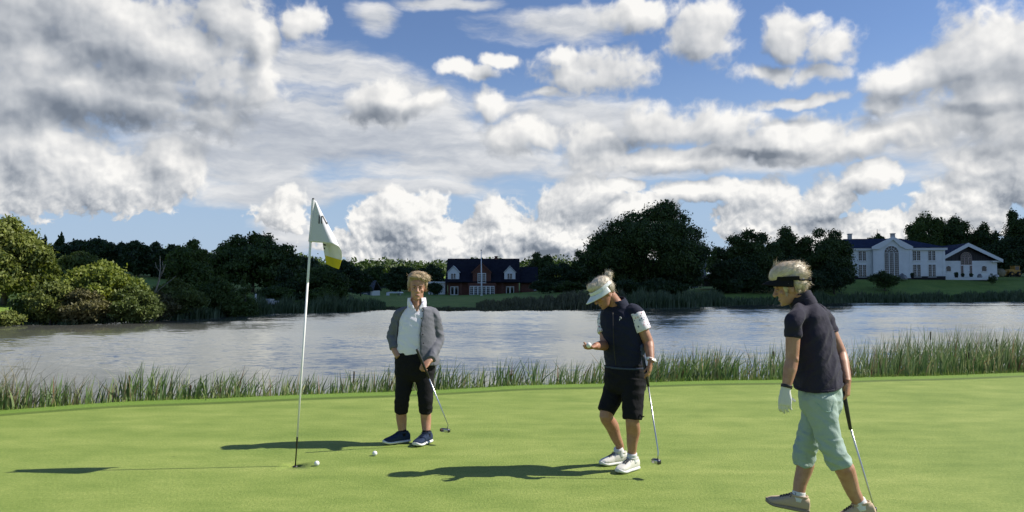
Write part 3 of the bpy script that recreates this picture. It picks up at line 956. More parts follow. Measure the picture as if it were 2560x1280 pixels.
NEAR_REED = reed_mat('reed_leaf', [(0.0, (0.065, 0.125, 0.034)), (0.35, (0.130, 0.210, 0.065)), (0.70, (0.23, 0.30, 0.120)), (0.86, (0.32, 0.33, 0.16)), (0.93, (0.34, 0.28, 0.15)), (1.0, (0.22, 0.11, 0.055))])
CATTAIL = material('cattail', base=(0.050, 0.026, 0.014), rough=0.95)
rnd = np.random.default_rng(21)
R, H, Wd, Ln = [], [], [], []
tails = MB()
for i in range(12500):
    x = rnd.uniform(-11, 15)
    px_ = 1280 + F_PX * x / edge_y(x)
    dens = np.interp(px_, [-400, 60, 520, 640, 900, 1500, 1640, 1950, 2560, 3300], [.42, .42, .34, .30, .30, .36, .62, .7, 1.0, 1.0])
    clump = 0.5 + 0.65 * mnoise.noise(Vector((x * 1.7, 0.3, 1.0))) + 0.45 * mnoise.noise(Vector((x * 5.0, 4.0, 1.0)))
    if rnd.random() > dens * (0.45 + 1.0 * clump):
        continue
    depth = np.interp(px_, [0, 1500, 1950, 2560], [0.75, 0.9, 1.7, 3.0])
    s = 0.16 + rnd.random() ** 1.3 * depth
    y = edge_y(x) + s
    z = float(np.interp(s, *SZ))
    hz = np.interp(px_, [0, 200, 330, 450, 640, 900, 1150, 1500, 1700, 2000, 2200, 2560], [.36, .38, .52, .34, .34, .36, .42, .46, .50, .50, .58, .68])
    top = hz * (0.55 + 0.55 * clump) * rnd.uniform(0.5, 1.05) * (1 + 0.06 * s)
    h = max(0.12, top - z * 1.0)
    R.append((x, y, z))
    H.append(h)
    Wd.append(rnd.uniform(0.012, 0.034))
    lean = rnd.normal(0, 0.13, 2) + np.array([0.10, 0.0])
    if rnd.random() < 0.16:
        lean *= 3.4
    Ln.append(lean)
    if rnd.random() < 0.0032:
        t = Vector((x, y, z + h * 0.97))
        tails.cur = 0
        tails.tube([(x - 0.03, y, z), t], 0.004, 5)
        tails.cur = 1
        tails.tube([t - Vector((0, 0, 0.17)), t - Vector((0, 0, 0.16)), t - Vector((-0.006, 0, 0.02)), t - Vector((-0.006, 0, 0.0))], [0.005, 0.011, 0.011, 0.004], 7)
o = link_mesh('reeds', blades('reeds', np.array(R), np.array(H), np.array(Wd), np.array(Ln), None, rnd), NEAR_REED)
tag(o, 'green reeds along the near bank behind the golfers', 'reeds', kind='stuff')
o = tails.build('cattails', [NEAR_REED, CATTAIL], None, True)
tag(o, 'brown cattail heads standing among the near reeds', 'reeds', kind='stuff')

# short untidy fringe where the mown grass meets the reeds
R, H, Wd, Ln = [], [], [], []
for i in range(9000):
    x = rnd.uniform(-9, 13)
    s = rnd.uniform(-0.05, 0.25)
    R.append((x, edge_y(x) + s, float(np.interp(s, *SZ)) - 0.005))
    H.append(rnd.uniform(0.02, 0.085) * (1 if rnd.random() > 0.1 else 2))
    Wd.append(rnd.uniform(0.003, 0.008))
    Ln.append(rnd.normal(0, 0.3, 2))
FRINGE = reed_mat('fringe_grass', [(0.0, (0.075, 0.15, 0.02)), (0.6, (0.16, 0.25, 0.04)), (1.0, (0.30, 0.30, 0.10))])
o = link_mesh('grass', blades('grass', np.array(R), np.array(H), np.array(Wd), np.array(Ln), None, rnd, segs=2), FRINGE)
tag(o, 'rough grass fringe along the edge of the putting green', 'grass', kind='stuff')

# dry weeds at the left end of the near bank
R, H, Wd, Ln = [], [], [], []
for i in range(900):
    x = rnd.normal(-6.4, 0.75)
    s = rnd.uniform(0.25, 1.3)
    z = float(np.interp(s, *SZ))
    R.append((x, edge_y(x) + s, z))
    H.append(rnd.uniform(0.3, 0.85) * (1.1 if x < -6 else 0.7) - z * 0.4)
    Wd.append(rnd.uniform(0.003, 0.008))
    Ln.append(rnd.normal(0, 0.35, 2) + np.array([0.2, 0]))
DRY = reed_mat('dry_weed', [(0.0, (0.08, 0.075, 0.03)), (0.6, (0.17, 0.15, 0.07)), (1.0, (0.32, 0.27, 0.15))])
o = link_mesh('weeds', blades('weeds', np.array(R), np.array(H), np.array(Wd), np.array(Ln), None, rnd, segs=4), DRY)
tag(o, 'dry brown weeds at the left end of the near bank', 'weeds', kind='stuff')

# far bank
FAR_REED = reed_mat('far_reed', [(0.0, (0.035, 0.066, 0.022)), (0.5, (0.068, 0.112, 0.038)), (1.0, (0.125, 0.165, 0.070))], 0.15)
FAR_WEED = reed_mat('far_weed', [(0.0, (0.045, 0.055, 0.022)), (0.5, (0.090, 0.095, 0.040)), (1.0, (0.140, 0.145, 0.060))], 0.15)


def far_reeds(name, label, spans, mat, seed, width=0.10):
    rnd = np.random.default_rng(seed)
    R, H, Wd, Ln = [], [], [], []
    for (p0, p1, d0, d1, h0, h1, n) in spans:
        for i in range(n):
            f = rnd.random()
            px = p0 + (p1 - p0) * f
            Y = shore(px) + d0 + (d1 - d0) * rnd.random()
            g = ground_at(px, Y)
            cl_ = 0.75 + 0.5 * mnoise.noise(Vector((px * 0.03, Y * 0.3, seed))) + 0.25 * mnoise.noise(Vector((px * 0.11, 1, seed)))
            taper = min(1, 6 * f + 0.35, 6 * (1 - f) + 0.35)
            R.append(g)
            H.append(max(0.2, (h0 + (h1 - h0) * f) * cl_ * taper * rnd.uniform(0.6, 1.1)))
            Wd.append(width * rnd.uniform(0.6, 1.3))
            Ln.append(rnd.normal(0.06, 0.12, 2))
    o = link_mesh(name, blades(name, np.array(R), np.array(H), np.array(Wd), np.array(Ln), None, rnd, segs=3), mat)
    tag(o, label, 'reeds', kind='stuff')


far_reeds('reeds', 'dark reeds lining the far left shore', [(590, 965, -1.2, 3.5, 1.5, 1.5, 5200), (430, 600, -0.8, 2, 1.0, 1.2, 900), (60, 430, -0.6, 1.2, .5, .6, 900)], FAR_REED, 1)
far_reeds('reeds', 'dark reeds lining the far right shore', [(1560, 1830, -1, 6, 2.2, 1.7, 4200), (1820, 2000, -1, 4, 1.0, 1.0, 1400), (1990, 2380, -1, 4.5, 1.3, 1.4, 3800), (2380, 2640, -1, 4.5, 1.5, 1.4, 2600)], FAR_REED, 2)
far_reeds('weeds', 'brownish rank weeds on the promontory before the brick house', [(1190, 1400, -2.5, 9, .7, 1.3, 4200), (1390, 1570, -1.5, 12, 1.7, 1.6, 4200), (960, 1200, -0.6, 1.5, .35, .5, 1300)], FAR_WEED, 3)

# ------------------------------------------------------------------ buildings on the far shore
WHITE = material('white_render', mottled((0.80, 0.80, 0.78), (0.88, 0.88, 0.86), 0.8, 5.0))
TRIM = material('white_trim', base=(0.80, 0.80, 0.78), rough=0.5)
GLASS = material('window_glass', base=(0.012, 0.014, 0.016), rough=0.04, Specular_IOR_Level=0.6)
PLINTH = material('black_plinth', base=(0.012, 0.012, 0.012), rough=0.8)
STONE = material('chimney_stone', mottled((0.42, 0.40, 0.36), (0.55, 0.53, 0.48), 2.0))


def slate(c0, c1):
    def f(T, b):
        p = obj_co(T)
        sp = T.n('ShaderNodeSeparateXYZ')
        T.put(sp.inputs[0], p)
        row = T.m('FRACT', T.m('MULTIPLY', sp.outputs[2], 3.2))
        colm = T.m('FRACT', T.m('MULTIPLY', sp.outputs[0], 3.0))
        n = T.noise(p, 1.6, 4.0, 0.6)
        k = T.m('MULTIPLY_ADD', n, 0.9, T.m('MULTIPLY', T.ss(row, 0.0, 0.25), 0.25))
        T.put(b.inputs['Base Color'], T.mix(T.ss(k, 0.3, 0.9), c0, c1))
        b.inputs['Roughness'].default_value = 0.9
        b.inputs['Specular IOR Level'].default_value = 0.12
        bump(T, b, T.m('MULTIPLY', row, T.ss(colm, 0.0, 0.15)), 0.5, 0.03)
    return f


SLATE = material('blue_slate', slate((0.010, 0.018, 0.046), (0.024, 0.038, 0.085)))
DARK_TILE = material('dark_roof_tile', slate((0.009, 0.010, 0.016), (0.022, 0.024, 0.036)))


def brick_f(T, b):
    br = T.n('ShaderNodeTexBrick')
    sp = T.n('ShaderNodeSeparateXYZ')
    T.put(sp.inputs[0], obj_co(T))
    cb = T.n('ShaderNodeCombineXYZ')
    T.put(cb.inputs[0], T.m('ADD', sp.outputs[0], sp.outputs[1]))
    T.put(cb.inputs[1], sp.outputs[2])
    T.put(br.inputs['Vector'], cb.outputs[0])
    br.inputs['Scale'].default_value = 4.0
    for k, c in (('Color1', (0.20, 0.065, 0.040)), ('Color2', (0.13, 0.045, 0.030)), ('Mortar', (0.20, 0.16, 0.13))):
        br.inputs[k].default_value = (*c, 1)
    br.inputs['Mortar Size'].default_value = 0.012
    n = T.noise(obj_co(T), 1.2, 4.0, 0.6)
    T.put(b.inputs['Base Color'], T.mix(T.ss(n, 0.35, 0.7, 0.0, 0.4), br.outputs[0], (0.085, 0.04, 0.03)))
    b.inputs['Roughness'].default_value = 0.85


BRICK = material('red_brick', brick_f)
TIMBER = material('black_boards', mottled((0.010, 0.010, 0.012), (0.026, 0.026, 0.030), 1.5, 3.0, (4, 1, 0.2)))


def window(parent, x0, x1, z0, z1, y, leaves, cols, rows, frame=0.07, arch=False, mat=None, name='window', sill=True):
    """frame with glazing bars standing 3 cm proud of the wall, one glass pane mesh behind the bars"""
    mb = MB()
    y0, y1 = y - 0.06, y + 0.05
    if arch:
        xm, r = (x0 + x1) / 2, (x1 - x0) / 2
        pts = [(xm + r * math.cos(a), z1 + r * math.sin(a)) for a in np.linspace(0, math.pi, 17)]
        inn = [(xm + (r - frame) * math.cos(a), z1 + (r - frame) * math.sin(a)) for a in np.linspace(0, math.pi, 17)]
        for i in range(16):
            mb.prism([pts[i], pts[i + 1], inn[i + 1], inn[i]], y0, y1)
        for a in np.linspace(0, math.pi, 7)[1:-1]:
            d = (math.cos(a), math.sin(a))
            e = (-d[1] * frame * 0.3, d[0] * frame * 0.3)
            ri, ro = r * 0.28, r - frame
            mb.prism([(xm + d[0] * ri - e[0], z1 + d[1] * ri - e[1]), (xm + d[0] * ro - e[0], z1 + d[1] * ro - e[1]), (xm + d[0] * ro + e[0], z1 + d[1] * ro + e[1]), (xm + d[0] * ri + e[0], z1 + d[1] * ri + e[1])], y0 + 0.01, y1)
        for rr in (0.28, 0.62):
            for i in range(12):
                a, b = math.pi * i / 12, math.pi * (i + 1) / 12
                r0, r1 = rr * r - frame * 0.3, rr * r + frame * 0.3
                mb.prism([(xm + r0 * math.cos(a), z1 + r0 * math.sin(a)), (xm + r1 * math.cos(a), z1 + r1 * math.sin(a)), (xm + r1 * math.cos(b), z1 + r1 * math.sin(b)), (xm + r0 * math.cos(b), z1 + r0 * math.sin(b))], y0 + 0.013, y1)
    lw = (x1 - x0) / leaves
    for k in range(leaves):
        a, b = x0 + k * lw, x0 + (k + 1) * lw
        mb.box(a, a + frame, y0, y1, z0, z1)
        mb.box(b - frame, b, y0, y1, z0, z1)
        mb.box(a + frame, b - frame, y0, y1, z0, z0 + frame)
        mb.box(a + frame, b - frame, y0, y1, z1 - frame, z1)
        ia, ib, ja, jb = a + frame, b - frame, z0 + frame, z1 - frame
        t = frame * 0.38
        for c in range(1, cols):
            x = ia + (ib - ia) * c / cols
            mb.box(x - t / 2, x + t / 2, y0 + 0.02, y1, ja, jb)
        for rw in range(1, rows):
            z = ja + (jb - ja) * rw / rows
            mb.box(ia, ib, y0 + 0.023, y1, z - t / 2, z + t / 2)
    fr = mb.build(name, mat or TRIM, parent)
    pn = MB()
    if arch:
        pn.prism([(xm + (r - 0.02) * math.cos(a), z1 + (r - 0.02) * math.sin(a)) for a in np.linspace(0, math.pi, 17)] + [(x0 + 0.02, z0 + 0.02), (x1 - 0.02, z0 + 0.02)], y - 0.012, y + 0.03)
    else:
        pn.box(x0 + 0.02, x1 - 0.02, y - 0.012, y + 0.03, z0 + 0.02, z1 - 0.02)
    pn.build('pane', GLASS, fr)
    if sill:
        MB().box(x0 - 0.08, x1 + 0.08, y - 0.14, y - 0.003, z0 - 0.09, z0 - 0.004).build('sill', TRIM, fr)
    return fr


def house(name, label, px0, base_py, Y, rz):
    g = at(px0, base_py, Y)
    root = empty(name, g, rz)
    tag(root, label, 'house')
    s = Y / F_PX
    return root, (lambda px: (px - px0) * s), (lambda py: (base_py - py) * s)


# ---- the white mansion and its annexe
root, X, Z = house('mansion', 'large white mansion with blue slate roof, pediment and tall arched window', 2230, 695.5, 135, math.radians(-8))
xl, xr, ze, zr = X(2085), X(2354), Z(620), Z(596)
wl = MB()
wl.box(xl, xr, 0, 11, -0.4, ze)
# pedimented centre bay
bay = [(X(2184), 0.0), (X(2272), 0.0), (X(2272), ze - 0.05), (X(2230), Z(598)), (X(2184), ze - 0.05)]
wl.prism(bay, -0.7, -0.002)
for x0, x1 in ((X(2182), X(2187)), (X(2269), X(2274)), (xr - 0.35, xr + 0.06), ):
    wl.box(x0, x1, (-0.76 if x0 < X(2300) else -0.06), -0.004 if x0 > X(2300) else -0.703, 0.35, ze - 0.1)
wl.build('wall', WHITE, root)
MB().box(xl - 0.05, xr + 0.05, -0.08, 11.05, -0.5, 0.35).build('plinth', PLINTH, root)
rf = MB()
e = 0.55
A, B, C_, D_ = (xl - e, -e, ze), (xr + e, -e, ze), (xr + e, 11 + e, ze), (xl - e, 11 + e, ze)
E_, F_ = (xl + 4, 5.5, zr + 0.3), (xr - 5.5, 5.5, zr + 0.3)
rf.add([A, B, C_, D_, E_, F_], [(0, 1, 5, 4), (1, 2, 5), (2, 3, 4, 5), (3, 0, 4), (0, 3, 2, 1)])
pk = Z(596)
rf.add([(X(2180), -0.85, ze + 0.0), (X(2276), -0.85, ze + 0.0), (X(2230), -0.85, pk + 0.1), (X(2230), 4.2, pk + 0.1), (X(2180), 0.6, ze), (X(2276), 0.6, ze)], [(0, 2, 3, 4), (1, 5, 3, 2)])
roof = rf.build('roof', SLATE, root)
for px in (2154, 2260):
    ch = MB()
    ch.box(X(px) - 0.32, X(px) + 0.32, 5.2, 5.9, zr - 0.4, Z(585) + 0.35)
    ch.box(X(px) - 0.40, X(px) + 0.40, 5.12, 5.98, Z(585) + 0.352, Z(583) + 0.35)
    ch.build('chimney', STONE, roof)
MB().tube([(X(2214), 5.5, zr + 0.6), (X(2214), 5.5, Z(575))], 0.03, 5).build('aerial', STONE, roof)
cn = MB()
cn.box(xl - 0.3, X(2184), -0.42, -0.004, ze - 0.42, ze - 0.02)
cn.box(X(2272), xr + 0.35, -0.42, -0.004, ze - 0.42, ze - 0.02)
cn.box(xr + 0.062, xr + 0.35, 0.0, 11, ze - 0.42, ze - 0.02)
tk = 0.5
for sx in (-1, 1):
    x_out = X(2180) if sx < 0 else X(2276)
    xm = X(2230)
    cn.prism([(x_out, ze - 0.25), (x_out, ze + 0.2), (xm, pk + 0.32), (xm, pk - 0.28), (x_out - sx * 2.2, ze - 0.1 + 0.42), (x_out - sx * 1.2, ze - 0.25)][::(1 if sx > 0 else -1)], -1.05, -0.704)
cn.build('cornice', TRIM, root)
for px0, px1 in ((2116, 2134), (2151, 2170), (2279, 2298), (2315, 2333)):
    window(root, X(px0), X(px1), Z(652), Z(627), 0.0 - 0.002, 2, 2, 4)
    window(root, X(px0), X(px1), Z(692), Z(661), 0.0 - 0.002, 2, 2, 5)
window(root, X(2209), X(2244), Z(692), Z(632), -0.702, 3, 3, 12, arch=True, name='arched_window')
pp = MB()
pp.tube([(X(2181.5), -0.85, ze - 0.2), (X(2181.5), -0.85, 0.1)], 0.06, 6)
pp.build('drainpipe', material('grey_zinc', base=(0.28, 0.30, 0.32), rough=0.5), root)

root, X, Z = house('annexe', 'white annexe with black-boarded gable and small arched window, right of the mansion', 2422, 694.5, 134.5, math.radians(-8))
xl, xr, ze, zp = X(2353.5), X(2488), Z(652), Z(611)
xm = X(2418)
wl = MB()
wl.box(xl, xr, 0, 14, -0.4, ze)
wl.build('wall', WHITE, root)
MB().prism([(xl + 0.3, ze + 0.004), (xr - 0.3, ze + 0.004), (xm, zp - 0.35)], 0.15, 13.8).build('gable', TIMBER, root)
rf = MB()
for sx, xo in ((-1, xl - 0.5), (1, xr + 0.5)):
    a, b = (xo, ze - 0.1), (xm, zp)
    rf.prism([a, b, (b[0], b[1] + 0.22), (a[0], a[1] + 0.22)][::sx], -0.7, 14.4)
rf.build('roof', SLATE, root)
bg_ = MB()
for sx, xo in ((-1, xl - 0.6), (1, xr + 0.6)):
    bg_.prism([(xo, ze - 0.36), (xm, zp - 0.42), (xm, zp + 0.24), (xo, ze + 0.22)][::sx], -0.95, -0.704)
bg_.box(xl - 0.5, xl + 1.0, -0.6, -0.004, ze - 0.3, ze - 0.02)
bg_.box(xr - 1.0, xr + 0.5, -0.6, -0.004, ze - 0.3, ze - 0.02)
bg_.build('bargeboard', TRIM, root)
PINK = material('pinkish_frame', base=(0.42, 0.30, 0.27), rough=0.5)
window(root, X(2404), X(2430), Z(662), Z(643), -0.002, 3, 2, 3, arch=True, mat=PINK, name='arched_window', sill=False)
for a, b in ((2404, 2409.5), (2424.5, 2430)):
    window(root, X(a), X(b), Z(691), Z(664), -0.002, 1, 1, 5, mat=PINK, name='side_light', sill=False)
dr = MB().box(X(2410), X(2424), -0.05, -0.003, 0.05, Z(664)).build('door', TRIM, root)
MB().tube([(X(2422.5), -0.10, 1.0), (X(2422.5), -0.10, 1.15)], 0.03, 6).build('handle', PLINTH, dr)
for a, b in ((2370, 2380.5), (2453, 2463.5)):
    mb = MB()
    x0, x1, z0, z1 = X(a), X(b), Z(678), Z(667)
    mb.prism([(x0, z0), (x1, z0), (x1, z1), ((x0 + x1) / 2, z1 + 0.18), (x0, z1)], -0.03, -0.003)
    w_ = mb.build('window', GLASS, root)
    MB().box(x0 - 0.1, x1 + 0.1, -0.14, -0.004, z0 - 0.12, z0 - 0.004).build('sill', TRIM, w_)

# ---- the red brick house
root, X, Z = house('brick_house', 'red brick house with huge dark tiled roof and two white dormers', 1205, 739, 150, 0.0)
xl, xr = X(1113), X(1299.5)
zr, ze = Z(646), Z(707)
wl = MB()
wl.box(xl + 0.5, xr - 0.3, 1.1, 10.5, -0.3, ze + 0.25)
wl.prism([(xl + 0.3, ze), (xr - 0.25, ze), (xr - 0.25, ze + 0.4), (xr - 0.25, zr - 0.2), (xl + 0.3, zr - 0.2)], 5.6, 6.2)
wl.prism([(X(1182), -0.3), (X(1227), -0.3), (X(1227), Z(680)), (X(1204), Z(659)), (X(1182), Z(680))], 0.0, 4.5)
wl.build('wall', BRICK, root)
rf = MB()
rf.slab((xl, 0.0, ze), (xr, 0.0, ze), (xr, 5.9, zr), (xl, 5.9, zr), 0.22)
rf.slab((xr, 11.6, ze), (xl, 11.6, ze), (xl, 5.9, zr), (xr, 5.9, zr), 0.22)
for sx in (-1, 1):
    a = (X(1204) + sx * (X(1230) - X(1204)), Z(681))
    b = (X(1204), Z(656.5))
    rf.prism([a, (b[0], b[1]), (b[0], b[1] + 0.2), (a[0], a[1] + 0.2)][::sx], -0.35, 4.8)
roof = rf.build('roof', DARK_TILE, root)
ch = MB()
ch.box(X(1235), X(1242.5), 5.5, 6.3, zr - 0.4, Z(639))
ch.box(X(1235) - .07, X(1242.5) + .07, 5.43, 6.37, Z(639), Z(637.5))
ch.build('chimney', BRICK, roof)
vg = MB()
for sx in (-1, 1):
    a = (X(1204) + sx * (X(1229) - X(1204)), Z(681.5))
    b = (X(1204), Z(657.5))
    vg.prism([(a[0], a[1] - 0.2), (b[0], b[1] - 0.2), (b[0], b[1] + 0.1), (a[0], a[1] + 0.1)][::sx], -0.42, -0.354)
vg.build('bargeboard', BRICK, root)
for a, b in ((1117.5, 1148.5), (1259.5, 1289.5)):
    m_ = (a + b) / 2
    dm = MB()
    dm.prism([(X(a) + 0.1, Z(699)), (X(b) - 0.1, Z(699)), (X(b) - 0.1, Z(681)), (X(m_), Z(667)), (X(a) + 0.1, Z(681))], 0.55, 5.0)
    d_ = dm.build('dormer', TRIM, root)
    rr = MB()
    for sx in (-1, 1):
        p0, p1 = (X(m_) + sx * (X(b) - X(m_) + 0.05), Z(682)), (X(m_), Z(665.5))
        rr.prism([p0, p1, (p1[0], p1[1] + 0.12), (p0[0], p0[1] + 0.12)][::sx], 0.35, 5.2)
    rr.build('dormer_roof', TRIM, d_)
    window(root, X(m_ - 6.5), X(m_ + 6), Z(697.5), Z(683.5), 0.546, 2, 1, 3, frame=0.055, sill=False)
window(root, X(1194), X(1215), Z(707), Z(683), -0.002, 2, 2, 4, frame=0.12)
window(root, X(1174), X(1236), Z(738), Z(715), -0.02, 6, 2, 4, frame=0.13, name='french_window', sill=False)
MB().box(X(1170), X(1240), 0.01, 1.09, -0.3, ze - 0.05).build('bay_wall', BRICK, root)
for a, b in ((1125, 1145), (1265, 1285)):
    window(root, X(a), X(b), Z(738), Z(716), 1.098, 2, 1, 1, frame=0.14, name='french_window', sill=False)
for px in (1152, 1256, 1295):
    MB().box(X(px) - 0.16, X(px) + 0.16, 0.25, 0.6, -0.3, ze).build('porch_post', BRICK, root)

root, X, Z = house('brick_house', 'low brick wing with dark roof joined to the right end of the brick house', 1322, 738.5, 150.5, 0.0)
xl, xr = X(1300), X(1346)
wl = MB()
wl.box(xl + 0.1, xr - 0.3, 1.1, 8.0, -0.3, Z(709))
wl.prism([(xl + 0.1, Z(709)), (xr - 0.3, Z(709)), (xr - 0.3, Z(670)), (xl + 0.1, Z(670))], 4.2, 4.6)
wl.build('wall', BRICK, root)
rf = MB()
rf.slab((xl, 0.3, Z(708)), (xr, 0.3, Z(708)), (xr, 4.4, Z(668)), (xl, 4.4, Z(668)), 0.2)
rf.slab((xr, 8.6, Z(708)), (xl, 8.6, Z(708)), (xl, 4.4, Z(668)), (xr, 4.4, Z(668)), 0.2)
rf.build('roof', DARK_TILE, root)
window(root, X(1336), X(1343), Z(725), Z(713), 1.098, 2, 1, 3, frame=0.12)

# ---- white flat-roofed garage behind the hedge
root, X, Z = house('garage', 'small white flat-roofed building behind the hedge, left of the brick house', 1092, 740, 153, 0.0)
MB().box(X(1071), X(1113), 0, 5, -0.3, Z(708)).build('wall', WHITE, root)
MB().box(X(1070), X(1114), -0.4, 5.3, Z(708) + 0.004, Z(704)).build('roof', TRIM, root)
MB().box(X(1078), X(1088), -0.03, -0.003, Z(725), Z(716)).build('window', GLASS, root)

# ---- grey-blue wooden house with the long slate roof
BLUE_WOOD = material('grey_blue_boards', mottled((0.055, 0.080, 0.100), (0.085, 0.115, 0.140), 1.2, 3.0, (1, 1, 6)))
GREY_SLATE = material('grey_slate', slate((0.045, 0.050, 0.060), (0.085, 0.092, 0.105)))
root, X, Z = house('wooden_house', 'grey-blue boarded house with white corner trim at the far left lawn', 905, 748.5, 135, 0.0)
MB().box(X(868), X(929), 0, 8, -0.3, Z(727)).build('wall', BLUE_WOOD, root)
rf = MB()
rf.slab((X(862), -0.4, Z(728)), (X(934), -0.4, Z(728)), (X(930), 4.0, Z(703)), (X(862), 4.0, Z(703)), 0.18)
rf.slab((X(934), 8.4, Z(728)), (X(862), 8.4, Z(728)), (X(862), 4.0, Z(703)), (X(930), 4.0, Z(703)), 0.18)
rf.build('roof', GREY_SLATE, root)
MB().box(X(926.5), X(929.5) + 0.03, -0.06, -0.003, -0.3, Z(727)).box(X(929) + 0.004, X(929) + 0.09, -0.06, 8, -0.3, Z(727) - 0.01).build('corner_board', TRIM, root)
for px in (895, 913):
    window(root, X(px - 4), X(px + 5), Z(741.5), Z(733), -0.002, 1, 2, 2, frame=0.09)
root, X, Z = house('barn', 'long barn with a wide grey slate roof behind the wooden house', 940, 728, 190, math.radians(10))
MB().box(X(885), X(985), 0, 14, -1.5, Z(714)).build('wall', BLUE_WOOD, root)
rf = MB()
rf.slab((X(884), -0.6, Z(713)), (X(994), -0.6, Z(713)), (X(938), 7.0, Z(687)), (X(905), 7.0, Z(687)), 0.25)
rf.slab((X(994), 14.6, Z(713)), (X(884), 14.6, Z(713)), (X(905), 7.0, Z(687)), (X(938), 7.0, Z(687)), 0.25)
rf.add([(X(994), -0.6, Z(713)), (X(994), 14.6, Z(713)), (X(938), 7.0, Z(687))], [(0, 1, 2)])
r_ = rf.build('roof', GREY_SLATE, root)
MB().box(X(905), X(937), 6.6, 7.4, Z(687) + 0.1, Z(684.5)).build('ridge_light', TRIM, r_)

# ---- garden party tent with a table
root, X, Z = house('garden_pavilion', 'small open white garden pavilion on the lawn left of the hedge', 984, 743.5, 146, 0.0)
MB().prism([(X(966), Z(733)), (X(1003), Z(733)), (X(1000), Z(730)), (X(970), Z(730))], -0.2, 3.2).build('canopy', TRIM, root)
for px in (969, 1001):
    MB().box(X(px) - 0.06, X(px) + 0.06, 0, 0.12, -0.2, Z(733)).build('post', TRIM, root)
MB().box(X(990), X(1000), 1.5, 1.58, -0.2, Z(733.5)).build('side_panel', TRIM, root)
root, X, Z = house('garden_chair', 'white garden chair by the pavilion', 969, 744, 144, 0.0)
root['category'] = 'chair'
mb = MB()
mb.box(-0.3, 0.3, -0.3, 0.3, 0.42, 0.48).box(-0.3, 0.3, 0.3, 0.36, 0.48, 1.0)
for sx in (-1, 1):
    for sy in (-1, 1):
        mb.box(sx * 0.27 - 0.03, sx * 0.27 + 0.03, sy * 0.27 - 0.03, sy * 0.27 + 0.03, -0.1, 0.42)
mb.build('frame', TRIM, root)

# ---- flagpole on the lawn
root, X, Z = house('flagpole', 'tall white flagpole without a flag on the lawn before the brick house', 1204, 745.5, 138, 0.0)
root['category'] = 'flagpole'
mb = MB()
mb.tube([(0, 0, -0.5), (0, 0, 2), (-0.1, 0, Z(627))], [0.16, 0.14, 0.055], 8)
mb.build('pole', TRIM, root, True)
MB().ball((-0.1, 0, Z(627) + 0.12), 0.13, 10, 6).build('finial', STONE, root, True)
MB().box(-0.22, 0.22, -0.14, 0.16, -0.4, 0.7).build('bracket', TRIM, root)

# ---- sheds between the great trees
GREY_WALL = material('grey_render', mottled((0.16, 0.17, 0.18), (0.24, 0.25, 0.26), 0.8, 5.0))
root, X, Z = house('tower', 'narrow grey rendered tower seen in the gap right of the giant oak', 1757, 692, 150, 0.15)
root['category'] = 'tower'
MB().box(X(1746), X(1766), 0, 3, -1.5, Z(649)).build('wall', GREY_WALL, root)
MB().prism([(X(1744), Z(649)), (X(1768), Z(649)), (X(1757), Z(641))], -0.2, 3.2).build('roof', GREY_SLATE, root)
for i in range(3):
    MB().box(X(1755), X(1759), -0.03, -0.003, Z(684 - 13 * i), Z(676 - 13 * i)).build('window', GLASS, root)
root, X, Z = house('shed', 'pale upright shed at the foot of the grey tower', 1738, 716.5, 118, 0.1)
root['category'] = 'shed'
MB().box(X(1729), X(1746), 0, 1.6, -0.2, Z(696)).build('wall', material('pale_boards', mottled((0.36, 0.39, 0.42), (0.46, 0.49, 0.52), 2.0, 3.0, (6, 1, 1))), root)
MB().prism([(X(1727), Z(697)), (X(1748), Z(694)), (X(1748), Z(692.5)), (X(1727), Z(695.5))], -0.2, 1.8).build('roof', GREY_SLATE, root)
root, X, Z = house('shed', 'low long stone outbuilding right of the pale shed', 1777, 712, 122, 0.05)
root['category'] = 'shed'
MB().box(X(1755), X(1801), 0, 4, -0.3, Z(697)).build('wall', material('field_stone', mottled((0.07, 0.06, 0.05), (0.15, 0.13, 0.11), 2.5, 5.0, bstr=0.5, bdist=0.05)), root)
rf = MB()
rf.slab((X(1753), -0.3, Z(698)), (X(1803), -0.3, Z(698)), (X(1800), 2.0, Z(690)), (X(1757), 2.0, Z(690)), 0.15)
rf.slab((X(1803), 4.3, Z(698)), (X(1753), 4.3, Z(698)), (X(1757), 2.0, Z(690)), (X(1800), 2.0, Z(690)), 0.15)
rf.build('roof', material('brown_tile', slate((0.05, 0.035, 0.028), (0.10, 0.075, 0.06))), root)
root, X, Z = house('garden_shed', 'tiny white gabled hut under the giant oak', 1706, 709, 120, 0.0)
root['category'] = 'hut'
MB().prism([(X(1701), -0.2), (X(1711), -0.2), (X(1711), Z(703)), (X(1706), Z(699)), (X(1701), Z(703))], 0, 1.2).build('wall', TRIM, root)
MB().box(X(1704), X(1708), -0.03, -0.003, Z(708), Z(703.5)).build('door', BLUE_WOOD, root)

# ---- landing stage at the far left reeds
root, X, Z = house('landing_stage', 'pale low landing stage with a white post beside the pointed cypress', 655, 760, 70, 0.0)
root['category'] = 'landing stage'
MB().box(X(639), X(680), 0, 2.2, Z(758) - 0.12, Z(753)).box(X(645), X(672), 0.3, 1.6, Z(753) + 0.004, Z(748)).build('deck', material('bleached_planks', mottled((0.35, 0.35, 0.33), (0.50, 0.50, 0.47), 3.0)), root)
MB().box(X(635), X(638.5), 0.2, 0.35, -0.6, Z(735)).build('post', TRIM, root)
for px in (643, 676):
    MB().box(X(px) - 0.07, X(px) + 0.07, 0.5, 0.64, -1.2, Z(758) - 0.12).build('pile', BARK, root)

